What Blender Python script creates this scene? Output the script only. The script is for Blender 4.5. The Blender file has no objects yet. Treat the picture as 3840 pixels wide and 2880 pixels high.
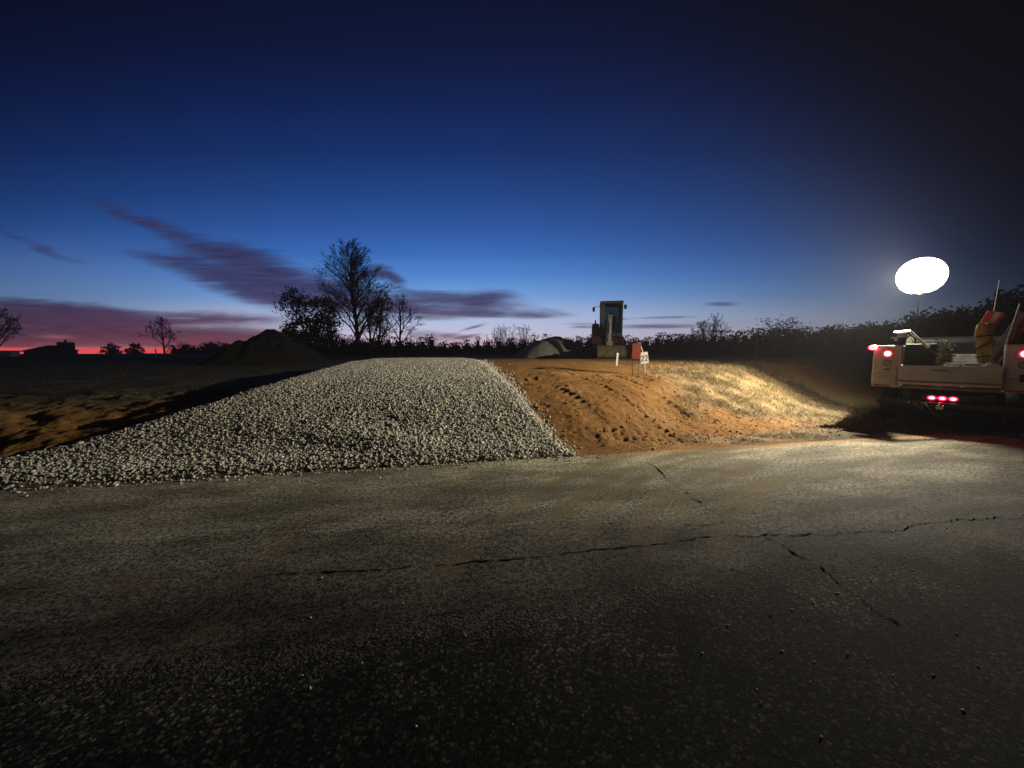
import bpy, math, random
import numpy as np
from mathutils import Vector, Matrix

random.seed(7)
rng = np.random.default_rng(11)
scene = bpy.context.scene
COL = scene.collection
R = math.radians

# ------------------------------------------------------------------ camera
W, H, F = 1024, 768, 13.0 / 36.0 * 1024
CAM_Z = 1.55
PITCH = math.atan(32 / F)
cam_d = bpy.data.cameras.new('camera')
cam_d.lens = 13.0
cam_d.sensor_width = 36.0
cam_d.clip_start = 0.05
cam_d.clip_end = 4000
cam = bpy.data.objects.new('camera', cam_d)
COL.objects.link(cam)
cam.location = (0, 0, CAM_Z)
cam.rotation_euler = (R(90) - PITCH, 0, 0)
scene.camera = cam
cp, sp = math.cos(PITCH), math.sin(PITCH)


def uv(px, py):
    """slopes x/y and z/y of the sight line through a point of the photograph (1024 x 768)"""
    vc = (H / 2 - py) / F
    y = cp + vc * sp
    return ((px - W / 2) / F) / y, (-sp + vc * cp) / y


def ground(px, py, h=0.0):
    u, v = uv(px, py)
    y = (h - CAM_Z) / v
    return Vector((u * y, y, h))


def at(px, py, y):
    u, v = uv(px, py)
    return Vector((u * y, y, CAM_Z + v * y))


# ------------------------------------------------------------------ helpers
def lin(r, g, b):
    f = lambda c: (c / 255 / 12.92) if c / 255 <= 0.04045 else ((c / 255 + 0.055) / 1.055) ** 2.4
    return (f(r), f(g), f(b), 1.0)


def tag(o, label=None, cat=None, group=None, kind=None):
    if label: o['label'] = label
    if cat: o['category'] = cat
    if group: o['group'] = group
    if kind: o['kind'] = kind
    return o


def empty(name, loc, rz=0.0, label=None, cat=None, group=None):
    o = bpy.data.objects.new(name, None)
    o.empty_display_size = 0.2
    COL.objects.link(o)
    o.location = loc
    o.rotation_euler = (0, 0, rz)
    return tag(o, label, cat, group)


def mesh_obj(name, verts, faces, mat, parent=None, smooth=False, loc=None):
    me = bpy.data.meshes.new(name)
    if isinstance(verts, np.ndarray) and isinstance(faces, np.ndarray):
        nv, nf, k = len(verts), len(faces), faces.shape[1]
        me.vertices.add(nv)
        me.vertices.foreach_set('co', verts.astype(np.float32).ravel())
        me.loops.add(nf * k)
        me.loops.foreach_set('vertex_index', faces.astype(np.int32).ravel())
        me.polygons.add(nf)
        me.polygons.foreach_set('loop_start', np.arange(0, nf * k, k, dtype=np.int32))
        me.update(calc_edges=True)
    else:
        me.from_pydata([tuple(v) for v in verts], [], [tuple(f) for f in faces])
        me.update()
    if smooth:
        me.polygons.foreach_set('use_smooth', np.ones(len(me.polygons), dtype=bool))
    me.materials.append(mat)
    o = bpy.data.objects.new(name, me)
    COL.objects.link(o)
    if parent is not None:
        o.parent = parent
    if loc is not None:
        o.location = loc
    return o


class MB:
    """collects shapes into one mesh"""

    def __init__(self):
        self.v, self.f = [], []

    def add(self, vs, fs):
        n = len(self.v)
        self.v += [Vector(p) for p in vs]
        self.f += [tuple(i + n for i in f) for f in fs]
        return self

    def box(self, c, s, rot=None, taper=None):
        hx, hy, hz = s[0] / 2, s[1] / 2, s[2] / 2
        p = [Vector((x, y, z)) for z in (-hz, hz) for y in (-hy, hy) for x in (-hx, hx)]
        if taper:
            for q in p:
                if q.z > 0:
                    q.x *= taper[0]; q.y *= taper[1]
        if rot is not None:
            p = [rot @ q for q in p]
        c = Vector(c)
        return self.add([q + c for q in p], [(0, 2, 3, 1), (4, 5, 7, 6), (0, 1, 5, 4), (2, 6, 7, 3), (0, 4, 6, 2), (1, 3, 7, 5)])

    def span(self, x0, x1, y0, y1, z0, z1):
        return self.box(((x0 + x1) / 2, (y0 + y1) / 2, (z0 + z1) / 2), (x1 - x0, y1 - y0, z1 - z0))

    def tube(self, pts, radii, n=8, caps=True):
        pts = [Vector(p) for p in pts]
        if not hasattr(radii, '__len__'):
            radii = [radii] * len(pts)
        rings = []
        for i, p in enumerate(pts):
            d = (pts[min(i + 1, len(pts) - 1)] - pts[max(i - 1, 0)])
            if d.length < 1e-9: d = Vector((0, 0, 1))
            d.normalize()
            a = d.orthogonal().normalized() if i == 0 else (a - d * a.dot(d))
            if a.length < 1e-6: a = d.orthogonal()
            a.normalize()
            b = d.cross(a)
            rings.append([p + (a * math.cos(t) + b * math.sin(t)) * radii[i] for t in [2 * math.pi * k / n for k in range(n)]])
        vs = [q for r in rings for q in r]
        fs = []
        for i in range(len(pts) - 1):
            for k in range(n):
                k2 = (k + 1) % n
                fs.append((i * n + k, i * n + k2, (i + 1) * n + k2, (i + 1) * n + k))
        if caps:
            fs.append(tuple(range(n - 1, -1, -1)))
            fs.append(tuple((len(pts) - 1) * n + k for k in range(n)))
        return self.add(vs, fs)

    def prism(self, prof, x0, x1):
        """profile of (y,z) pairs pushed along x"""
        n = len(prof)
        vs = [Vector((x0, y, z)) for y, z in prof] + [Vector((x1, y, z)) for y, z in prof]
        fs = [tuple(range(n - 1, -1, -1)), tuple(range(n, 2 * n))]
        for i in range(n):
            j = (i + 1) % n
            fs.append((i, j, n + j, n + i))
        return self.add(vs, fs)

    def ball(self, c, r, nu=20, nv=12):
        c = Vector(c)
        vs = [c + Vector((0, 0, -r[2]))]
        for i in range(1, nv):
            t = -math.pi / 2 + math.pi * i / nv
            for k in range(nu):
                a = 2 * math.pi * k / nu
                vs.append(c + Vector((r[0] * math.cos(t) * math.cos(a), r[1] * math.cos(t) * math.sin(a), r[2] * math.sin(t))))
        vs.append(c + Vector((0, 0, r[2])))
        fs = []
        for k in range(nu):
            fs.append((0, 1 + (k + 1) % nu, 1 + k))
        for i in range(nv - 2):
            for k in range(nu):
                a, b = 1 + i * nu + k, 1 + i * nu + (k + 1) % nu
                fs.append((a, b, b + nu, a + nu))
        o = 1 + (nv - 2) * nu
        for k in range(nu):
            fs.append((o + k, o + (k + 1) % nu, len(vs) - 1))
        return self.add(vs, fs)

    def disc(self, c, r, axis, thick, n=20, r2=None):
        a = Vector(axis).normalized()
        return self.tube([Vector(c) - a * thick / 2, Vector(c) + a * thick / 2], [r, r2 if r2 is not None else r], n)

    def ring(self, c, r0, r1, axis, thick, n=22):
        """flat annulus with thickness"""
        a = Vector(axis).normalized(); e = a.orthogonal().normalized(); g = a.cross(e)
        vs = []
        for k in range(n):
            t = 2 * math.pi * k / n
            d = e * math.cos(t) + g * math.sin(t)
            for rr, hh in ((r0, -1), (r1, -1), (r1, 1), (r0, 1)):
                vs.append(Vector(c) + d * rr + a * hh * thick / 2)
        fs = []
        for k in range(n):
            m = (k + 1) % n
            for j in range(4):
                j2 = (j + 1) % 4
                fs.append((k * 4 + j, m * 4 + j, m * 4 + j2, k * 4 + j2))
        return self.add(vs, fs)

    def build(self, name, mat, parent=None, bevel=0.0, smooth=False, loc=None):
        o = mesh_obj(name, self.v, self.f, mat, parent, smooth, loc)
        if bevel:
            m = o.modifiers.new('bevel', 'BEVEL')
            m.width = bevel; m.segments = 2; m.limit_method = 'ANGLE'; m.angle_limit = R(40)
        return o


# ------------------------------------------------------------------ shader helpers
class NT:
    def __init__(self, tree):
        self.t = tree; self.n = tree.nodes; self.l = tree.links

    def node(self, kind, **kw):
        nd = self.n.new(kind)
        for k, v in kw.items():
            setattr(nd, k, v)
        return nd

    def link(self, a, b):
        self.l.new(a, b)

    def put(self, sock, val):
        if isinstance(val, bpy.types.NodeSocket):
            self.l.new(val, sock)
        else:
            sock.default_value = val

    def m(self, op, a, b=None, c=None, clamp=False):
        nd = self.n.new('ShaderNodeMath'); nd.operation = op; nd.use_clamp = clamp
        self.put(nd.inputs[0], a)
        if b is not None: self.put(nd.inputs[1], b)
        if c is not None: self.put(nd.inputs[2], c)
        return nd.outputs[0]

    def add(self, a, b): return self.m('ADD', a, b)
    def sub(self, a, b): return self.m('SUBTRACT', a, b)
    def mul(self, a, b): return self.m('MULTIPLY', a, b)

    def smooth(self, x, a, b):
        nd = self.n.new('ShaderNodeMapRange'); nd.interpolation_type = 'SMOOTHSTEP'
        self.put(nd.inputs[0], x); nd.inputs[1].default_value = a; nd.inputs[2].default_value = b
        return nd.outputs[0]

    def noise(self, vec, scale, detail=4, rough=0.55, dist=0.0):
        nd = self.n.new('ShaderNodeTexNoise')
        if vec is not None: self.l.new(vec, nd.inputs['Vector'])
        nd.inputs['Scale'].default_value = scale; nd.inputs['Detail'].default_value = detail
        nd.inputs['Roughness'].default_value = rough; nd.inputs['Distortion'].default_value = dist
        return nd.outputs[0]

    def mix(self, fac, a, b, blend='MIX'):
        nd = self.n.new('ShaderNodeMix'); nd.data_type = 'RGBA'; nd.blend_type = blend
        self.put(nd.inputs[0], fac); self.put(nd.inputs[6], a); self.put(nd.inputs[7], b)
        return nd.outputs[2]

    def ramp(self, fac, stops, interp='LINEAR'):
        nd = self.n.new('ShaderNodeValToRGB'); cr = nd.color_ramp; cr.interpolation = interp
        while len(cr.elements) < len(stops): cr.elements.new(0.5)
        for e, (p, c) in zip(cr.elements, stops):
            e.position = p; e.color = c
        self.put(nd.inputs[0], fac)
        return nd.outputs[0]

    def sep(self, vec):
        nd = self.n.new('ShaderNodeSeparateXYZ'); self.l.new(vec, nd.inputs[0]); return nd.outputs

    def comb(self, x, y, z):
        nd = self.n.new('ShaderNodeCombineXYZ')
        for i, q in enumerate((x, y, z)): self.put(nd.inputs[i], q)
        return nd.outputs[0]

    def bump(self, h, strength, dist, normal=None):
        nd = self.n.new('ShaderNodeBump'); nd.inputs['Strength'].default_value = strength
        nd.inputs['Distance'].default_value = dist
        self.l.new(h, nd.inputs['Height'])
        if normal is not None: self.l.new(normal, nd.inputs['Normal'])
        return nd.outputs[0]


def new_mat(name):
    m = bpy.data.materials.new(name); m.use_nodes = True
    k = NT(m.node_tree)
    p = m.node_tree.nodes['Principled BSDF']
    return m, k, p


def obj_co(k):
    return k.node('ShaderNodeTexCoord').outputs['Object']


def mat(name, col, rough=0.6, metal=0.0, var=0.35, scale=6.0, bump=0.0, bscale=60.0, spec=0.5, dirt=None, dirt_amt=0.5):
    m, k, p = new_mat(name)
    co = obj_co(k)
    n1 = k.noise(co, scale, 5, 0.6)
    c1 = tuple(c * (1 - var) for c in col[:3]) + (1,)
    c2 = tuple(min(1, c * (1 + var)) for c in col[:3]) + (1,)
    c = k.mix(k.smooth(n1, 0.3, 0.7), c1, c2)
    if dirt:
        n2 = k.noise(co, scale * 0.6, 6, 0.7)
        c = k.mix(k.mul(k.smooth(n2, 0.45, 0.75), dirt_amt), c, dirt)
    k.link(c, p.inputs['Base Color'])
    rr = k.noise(co, scale * 2.3, 3)
    k.link(k.m('MULTIPLY_ADD', rr, 0.25, max(0.0, rough - 0.12)), p.inputs['Roughness'])
    p.inputs['Metallic'].default_value = metal
    p.inputs['Specular IOR Level'].default_value = spec
    if bump:
        k.link(k.bump(k.noise(co, bscale, 4), bump, 0.02), p.inputs['Normal'])
    return m


def emit_mat(name, col, strength):
    m, k, p = new_mat(name)
    p.inputs['Base Color'].default_value = (col[0] * 0.5, col[1] * 0.5, col[2] * 0.5, 1)
    p.inputs['Emission Color'].default_value = tuple(col[:3]) + (1,)
    p.inputs['Emission Strength'].default_value = strength
    return m


M = {}
M['white_paint'] = mat('white_paint', (0.50, 0.49, 0.48), 0.4, var=0.10, scale=3, dirt=(0.22, 0.15, 0.09, 1), dirt_amt=0.55)
M['black_paint'] = mat('black_paint', (0.012, 0.012, 0.013), 0.4, var=0.2)
M['black_plastic'] = mat('black_plastic', (0.02, 0.02, 0.02), 0.6, var=0.3)
M['rubber'] = mat('rubber', (0.018, 0.018, 0.018), 0.85, var=0.3, bump=0.3)
M['steel'] = mat('steel', (0.45, 0.45, 0.44), 0.4, metal=0.9, var=0.25)
M['grey_metal'] = mat('grey_metal', (0.16, 0.16, 0.16), 0.5, metal=0.3, var=0.3)
M['pale_grey'] = mat('pale_grey', (0.38, 0.38, 0.35), 0.6, var=0.2, dirt=(0.12, 0.1, 0.08, 1))
M['chalk_white'] = mat('chalk_white', (0.78, 0.78, 0.74), 0.5, var=0.08)
M['canvas'] = mat('canvas', (0.36, 0.24, 0.07), 0.9, var=0.25, scale=9, bump=0.5, bscale=18)
M['strap'] = mat('strap', (0.04, 0.028, 0.015), 0.8)
M['orange_sheet'] = mat('orange_sheet', (0.75, 0.09, 0.035), 0.5, var=0.15)
M['shaded_red'] = mat('shaded_red', (0.20, 0.035, 0.03), 0.7)  # darker copy of the orange sheet, shade put into the colour
M['shaded_pale'] = mat('shaded_pale', (0.27, 0.20, 0.19), 0.7)  # darker copy of the white sheet, shade put into the colour
M['maroon_cloth'] = mat('maroon_cloth', (0.13, 0.03, 0.03), 0.9, var=0.4, scale=7, bump=0.6, bscale=12)
M['white_sheet'] = mat('white_sheet', (0.8, 0.78, 0.72), 0.4, var=0.06)
M['dark_glass'] = mat('dark_glass', (0.01, 0.012, 0.014), 0.08, var=0.1)
M['red_tail'] = emit_mat('red_tail', (1.0, 0.07, 0.10), 30.0)
M['red_marker'] = emit_mat('red_marker', (1.0, 0.045, 0.07), 36.0)
M['red_halo'] = emit_mat('red_halo', (1.0, 0.012, 0.075), 1.7)  # dim red glow for parts that imitate bloom around lit lamps
M['red_reflector'] = mat('red_reflector', (0.35, 0.02, 0.015), 0.3)
M['ring_grey'] = mat('ring_grey', (0.16, 0.13, 0.12), 0.5)
M['lens_grey'] = mat('lens_grey', (0.42, 0.38, 0.36), 0.25)
M['plate_grey'] = mat('plate_grey', (0.42, 0.40, 0.42), 0.5, var=0.15)
M['mark_dark'] = mat('mark_dark', (0.12, 0.10, 0.10), 0.6)
M['lamp_glow'] = emit_mat('lamp_glow', (1.0, 0.95, 0.82), 24.0)
M['leaf_dark'] = mat('leaf_dark', (0.020, 0.022, 0.011), 0.8, var=0.5, scale=0.8)
M['leaf_olive'] = mat('leaf_olive', (0.022, 0.023, 0.013), 0.8, var=0.5, scale=0.8)
M['bark'] = mat('bark', (0.05, 0.042, 0.034), 0.9, var=0.4, scale=2.0, bump=0.6, bscale=14)
M['twig'] = mat('twig', (0.045, 0.038, 0.032), 0.9, var=0.4)
M['pale_leaf'] = mat('pale_leaf', (0.26, 0.22, 0.12), 0.8, var=0.6, scale=9)
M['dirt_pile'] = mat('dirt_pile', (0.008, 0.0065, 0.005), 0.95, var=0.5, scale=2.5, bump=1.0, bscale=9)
M['house_wall'] = mat('house_wall', (0.10, 0.085, 0.075), 0.9)
M['house_roof'] = mat('house_roof', (0.04, 0.038, 0.04), 0.9)
M['pole_white'] = mat('pole_white', (0.82, 0.81, 0.78), 0.5, var=0.15)
M['lath'] = mat('lath', (0.50, 0.47, 0.40), 0.7, var=0.12, scale=30)
M['wire'] = mat('wire', (0.03, 0.025, 0.02), 0.6)
M['sign_white'] = mat('sign_white', (0.52, 0.51, 0.47), 0.5, var=0.04)
M['numeral'] = mat('numeral', (0.012, 0.012, 0.012), 0.6, var=0.1)
M['excavator_cream'] = mat('excavator_cream', (0.13, 0.125, 0.11), 0.5, var=0.15, dirt=(0.10, 0.06, 0.03, 1))
M['excavator_red'] = mat('excavator_red', (0.075, 0.012, 0.011), 0.55, var=0.25, dirt=(0.10, 0.06, 0.03, 1))
M['excavator_dark'] = mat('excavator_dark', (0.02, 0.02, 0.02), 0.6, var=0.3)
M['bucket_steel'] = mat('bucket_steel', (0.13, 0.105, 0.06), 0.7, metal=0.2, var=0.3, dirt=(0.09, 0.05, 0.02, 1), dirt_amt=0.8)
M['arm_grey'] = mat('arm_grey', (0.26, 0.25, 0.22), 0.5, var=0.2, dirt=(0.12, 0.08, 0.05, 1))
M['mast_black'] = mat('mast_black', (0.004, 0.004, 0.004), 0.8, spec=0.1)
M['crack'] = mat('crack', (0.007, 0.0065, 0.006), 1.0, spec=0.0)
M['dark_clod'] = mat('dark_clod', (0.02, 0.017, 0.014), 0.95)


def glass_mat():
    m, k, p = new_mat('cab_glass')
    nt = m.node_tree
    tr = k.node('ShaderNodeBsdfTransparent'); tr.inputs[0].default_value = (0.36, 0.50, 0.52, 1)
    gl = k.node('ShaderNodeBsdfGlossy'); gl.inputs['Roughness'].default_value = 0.08
    mx = k.node('ShaderNodeMixShader'); mx.inputs[0].default_value = 0.10
    k.link(tr.outputs[0], mx.inputs[1]); k.link(gl.outputs[0], mx.inputs[2])
    k.link(mx.outputs[0], nt.nodes['Material Output'].inputs['Surface'])
    return m


M['cab_glass'] = glass_mat()


def board_mat():
    """orange notice board with dark smudged writing"""
    m, k, p = new_mat('notice_orange')
    co = obj_co(k)
    x, y, z = k.sep(co)
    mp = k.comb(k.mul(x, 34), 0.0, k.mul(z, 22))
    n = k.noise(mp, 1.0, 4, 0.6, 1.5)
    mask = k.mul(k.smooth(n, 0.50, 0.62), k.mul(k.smooth(z, 0.05, 0.12), k.smooth(x, -0.10, -0.06)))
    c = k.mix(k.noise(co, 14), (0.13, 0.022, 0.012, 1), (0.22, 0.042, 0.020, 1))
    p.inputs['Specular IOR Level'].default_value = 0.1
    c = k.mix(k.mul(mask, 0.75), c, (0.045, 0.010, 0.007, 1))
    k.link(c, p.inputs['Base Color']); p.inputs['Roughness'].default_value = 0.6
    return m


M['notice_orange'] = board_mat()

# ------------------------------------------------------------------ terrain
EDGE0, SLOPE = 5.24, 0.2047
RANG = math.atan(SLOPE); RC, RS = math.cos(RANG), math.sin(RANG)


def s_of(X, Y):
    return (Y - (EDGE0 + SLOPE * X)) * RC


def sstep(x, a, b):
    t = np.clip((x - a) / (b - a), 0, 1)
    return t * t * (3 - 2 * t)


def smooth_table(xs, ys, sig):
    g = np.arange(-2, 80, 0.05)
    v = np.interp(g, xs, ys)
    w = np.exp(-0.5 * (np.arange(-60, 61) * 0.05 / sig) ** 2); w /= w.sum()
    pad = np.concatenate([np.full(60, v[0]), v, np.full(60, v[-1])])
    return g, np.convolve(pad, w, mode='valid')


PT = smooth_table([-2, 0, 0.5, 1.0, 1.6, 2.5, 3.4, 5, 6.5, 9, 15, 30], [0, 0, .07, .28, .56, .80, .94, 1.09, 1.20, 1.25, 1.21, 1.12], 0.25)
LT = smooth_table([-2, 0, 0.5, 1.0, 1.6, 2.5, 4, 7, 12, 30], [0, 0, .05, .22, .42, .56, .62, .70, .82, 1.0], 0.3)


def hash2(ix, iy, seed):
    h = (ix.astype(np.int64) * 374761393 + iy.astype(np.int64) * 668265263 + seed * 1442695041) & 0x7fffffff
    h = ((h ^ (h >> 13)) * 1274126177) & 0x7fffffff
    return ((h ^ (h >> 16)) & 0xffff) / 65535.0


def vnoise(x, y, seed=0):
    ix, iy = np.floor(x), np.floor(y)
    fx, fy = x - ix, y - iy
    fx, fy = fx * fx * (3 - 2 * fx), fy * fy * (3 - 2 * fy)
    a, b = hash2(ix, iy, seed), hash2(ix + 1, iy, seed)
    c, d = hash2(ix, iy + 1, seed), hash2(ix + 1, iy + 1, seed)
    return (a * (1 - fx) + b * fx) * (1 - fy) + (c * (1 - fx) + d * fx) * fy - 0.5


def fbm(x, y, seed=0, octv=4):
    r = 0; a = 1.0
    for o in range(octv):
        r = r + a * vnoise(x * 2 ** o, y * 2 ** o, seed + o * 17); a *= 0.5
    return r


# outline of the gravel entrance, left and right edge by depth
GL_Y = np.array([3.3, 4.2, 4.6, 4.95, 5.5, 6.25, 7.3, 9.8, 13.4, 15.5])
GL_X = np.array([-11.0, -7.7, -6.6, -6.15, -5.65, -5.2, -4.9, -4.9, -5.2, -4.6])
GR_Y = np.array([5.2, 5.45, 6.2, 6.9, 8.6, 11.5, 13.5, 15.5])
GR_X = np.array([1.15, 0.96, 0.70, 0.36, -0.15, -0.82, -1.25, -2.2])


def gravel_in(X, Y):
    """signed distance-like measure, positive inside the gravel"""
    l = X - np.interp(Y, GL_Y, GL_X); r = np.interp(Y, GR_Y, GR_X) - X
    s = s_of(X, Y)
    top = 15.3 - Y
    return np.minimum(np.minimum(l, r), np.minimum(s + 0.02, top))


def base_height(X, Y):
    s = s_of(X, Y)
    shift = 0.75 * sstep(X, 0.9, 4.0)
    p = np.interp(s - shift, *PT)
    dtr = 0.633 * (X - 8.0) - 0.774 * (Y - 8.2)
    p = p * (1 - sstep(dtr, -3.6, -0.5) * (1 - sstep(Y, 16, 30)))
    l = np.interp(s, *LT)
    xl = np.interp(Y, GL_Y, GL_X)
    wl = sstep(xl - X, -0.35, 1.2)
    wl = wl * (1 - sstep(Y, 14.5, 22) * (1 - sstep(-X, 6, 14)))
    return p * (1 - wl) + l * wl


def height(X, Y, detail=True):
    h = base_height(X, Y)
    s = s_of(X, Y)
    g = gravel_in(X, Y)
    far = sstep(np.hypot(X, Y), 25, 60)
    gm = sstep(g, -0.05, 0.25)
    hump = 0.06 * np.exp(-(((X + 1.9) / 0.8) ** 2 + ((Y - 5.45) / 0.22) ** 2)) + 0.03 * np.exp(-(((X + 3.3) / 0.9) ** 2 + ((Y - 5.6) / 0.3) ** 2))
    h = h + gm * (0.06 + 0.025 * fbm(X * 1.1, Y * 1.1, 5, 2) + hump)
    # shoulder roughness of the soil, wheel and cleat marks
    off = sstep(s, 0.02, 0.5) * (1 - gm)
    if detail:
        rough = 0.05 * fbm(X * 1.6, Y * 1.6, 1, 3) + 0.020 * fbm(X * 6.5, Y * 6.5, 3, 4)
        clod = np.clip(fbm(X * 8.0, Y * 8.0, 9, 3) - 0.26, 0, 1) * 0.075
        pits = np.clip(-fbm(X * 7.5 + 11, Y * 11.0, 21, 3) - 0.32, 0, 1) * 0.10
        zone = sstep(s, 0.3, 0.7) * (1 - sstep(s, 3.4, 5.5))
        h = h + off * (rough * (1 - 0.6 * sstep(s, 4, 7)) + zone * (clod - pits))
        # crawler tracks climbing the bank: paired rows of cleat prints
        for (x0, y0, x1, y1, wd, st) in ((2.95, 6.5, 0.75, 10.6, 0.22, 1.0), (4.0, 6.9, 2.0, 10.8, 0.22, 0.8), (1.9, 6.2, 0.25, 9.0, 0.2, 0.7)):
            dx, dy = x1 - x0, y1 - y0
            L = math.hypot(dx, dy); dx /= L; dy /= L
            a = (X - x0) * dx + (Y - y0) * dy
            b = -(X - x0) * dy + (Y - y0) * dx
            inside = sstep(a, 0, 0.4) * (1 - sstep(a, L - 1.2, L)) * (1 - sstep(np.abs(b), wd - 0.04, wd + 0.03))
            cle = np.clip(np.sin(a * 2 * np.pi / 0.17), -0.2, 1)
            h = h - off * inside * st * (0.018 + 0.038 * cle * (0.7 + fbm(X * 3, Y * 3, 33, 2)))
        # tyre prints along the foot of the bank
        for s0, st in ((0.62, 1.0), (0.88, 0.8), (1.9, 0.5)):
            w = np.exp(-((s - s0 - 0.05 * np.sin(X * 1.3)) / 0.075) ** 2)
            cle = np.clip(np.sin(X * 2 * np.pi / 0.16 + 3 * fbm(X, Y, 40, 2)), -0.1, 1)
            m = sstep(X, 0.7, 1.4) * (1 - sstep(X, 3.8, 5.0))
            h = h - off * m * st * w * (0.008 + 0.034 * cle * np.clip(0.6 + 1.6 * fbm(X * 1.5, Y * 4, 44, 2), 0, 1))
        # same on the left verge
        lm = sstep(-X, 5.2, 6.5) * sstep(s, 0.6, 1.2) * (1 - sstep(s, 4, 6))
        h = h + off * lm * 0.10 * fbm(X * 2.4, Y * 3.2, 51, 3)
    h = h + far * 0.15 * fbm(X * 0.05, Y * 0.05, 61, 3)
    h = np.where(s < 0.0, np.minimum(h, 0.0) - 0.03 * sstep(-s, 0.0, 0.06), h)
    return h


def hz(x, y):
    return float(height(np.array([x], dtype=float), np.array([y], dtype=float), False)[0])


def axis(fine0, fine1, step, lo, hi, g=1.09):
    mid = np.arange(fine0, fine1 + step / 2, step)
    up = []; d = step; x = mid[-1]
    while x < hi:
        d = min(d * g, 60); x += d; up.append(x)
    dn = []; d = step; x = mid[0]
    while x > lo:
        d = min(d * g, 60); x -= d; dn.append(x)
    return np.concatenate([np.array(dn[::-1]), mid, np.array(up)])


gx = axis(-9.0, 8.5, 0.03, -140, 140)
gy = axis(3.8, 12.5, 0.03, -40, 140)
GX, GY = np.meshgrid(gx, gy)
GZ = height(GX, GY)
nx, ny = len(gx), len(gy)
idx = np.arange(nx * ny).reshape(ny, nx)
quads = np.stack([idx[:-1, :-1], idx[:-1, 1:], idx[1:, 1:], idx[1:, :-1]], -1).reshape(-1, 4)


def soil_mat():
    m, k, p = new_mat('soil')
    co = obj_co(k)
    at_ = k.node('ShaderNodeAttribute', attribute_name='zone')
    gz, gr, dk = k.sep(at_.outputs['Vector'])          # gravel bed, grass litter, old field
    n1 = k.noise(co, 1.3, 6, 0.65); n2 = k.noise(co, 11, 5, 0.7); n3 = k.noise(co, 0.55, 4, 0.5)
    c = k.ramp(n1, [(0.25, (0.16, 0.072, 0.018, 1)), (0.5, (0.26, 0.128, 0.034, 1)), (0.75, (0.37, 0.21, 0.072, 1))])
    c = k.mix(k.mul(k.smooth(n2, 0.35, 0.75), 0.55), c, (0.20, 0.085, 0.026, 1))
    c = k.mix(k.mul(k.smooth(n3, 0.5, 0.75), 0.6), c, (0.35, 0.20, 0.08, 1))
    c = k.mix(gr, c, k.mix(n2, (0.20, 0.13, 0.06, 1), (0.40, 0.28, 0.14, 1)))
    c = k.mix(gz, c, k.mix(n2, (0.34, 0.325, 0.28, 1), (0.50, 0.48, 0.41, 1)))
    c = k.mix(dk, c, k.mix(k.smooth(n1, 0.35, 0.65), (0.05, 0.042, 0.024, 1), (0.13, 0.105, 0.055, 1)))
    k.link(c, p.inputs['Base Color'])
    p.inputs['Roughness'].default_value = 0.95; p.inputs['Specular IOR Level'].default_value = 0.15
    b = k.bump(k.noise(co, 28, 5, 0.75), 0.9, 0.035)
    b = k.bump(k.noise(co, 110, 3, 0.6), 0.5, 0.008, b)
    k.link(b, p.inputs['Normal'])
    return m


GS = s_of(GX, GY)
GG = gravel_in(GX, GY)
dtr_g = 0.633 * (GX - 8.0) - 0.774 * (GY - 8.2)


def grass_density(X, Y):
    """straw grass on the bank right of the bare soil, and the strip along the road"""
    s = s_of(X, Y)
    bank = sstep(X + 0.9 * fbm(X * 0.9, Y * 0.9, 70, 3), 3.6, 4.7) * sstep(s + 0.7 * fbm(X * 1.3, Y * 1.3, 72, 3), 1.55, 2.1) * (1 - sstep(s, 4.0, 6.2))
    strip = sstep(X, 2.6, 4.2) * sstep(s + 0.2 * fbm(X * 2, Y * 2, 74, 2), 0.08, 0.2) * (1 - sstep(s + 0.5 * fbm(X * 1.7, Y * 1.7, 75, 3), 0.5, 0.9))
    thin = 0.10 * sstep(X, 0.9, 2.5) * (1 - sstep(s, 0.1, 0.45)) * sstep(s, 0.01, 0.06)
    bank2 = 0.35 * sstep(X, 5.2, 6.4) * sstep(s, 0.5, 1.0) * (1 - sstep(s, 5, 8))
    return np.clip(np.maximum(np.maximum(bank, strip), np.maximum(thin, bank2)), 0, 1)


zone = np.zeros((ny * nx, 3), dtype=np.float32)
zone[:, 0] = sstep(GG, -0.03, 0.08).ravel()
zone[:, 1] = np.clip(grass_density(GX, GY) * 1.0, 0, 1).ravel()
xl_g = np.interp(GY, GL_Y, GL_X)
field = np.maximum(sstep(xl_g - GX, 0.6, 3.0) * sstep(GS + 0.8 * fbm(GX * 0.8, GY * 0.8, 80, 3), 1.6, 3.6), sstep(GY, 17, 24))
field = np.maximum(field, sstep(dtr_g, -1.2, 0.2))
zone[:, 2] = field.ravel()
gverts = np.stack([GX, GY, GZ], -1).reshape(-1, 3)
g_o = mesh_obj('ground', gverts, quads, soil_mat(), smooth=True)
att = g_o.data.attributes.new('zone', 'FLOAT_VECTOR', 'POINT')
att.data.foreach_set('vector', zone.ravel())
tag(g_o, kind='structure')


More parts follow.
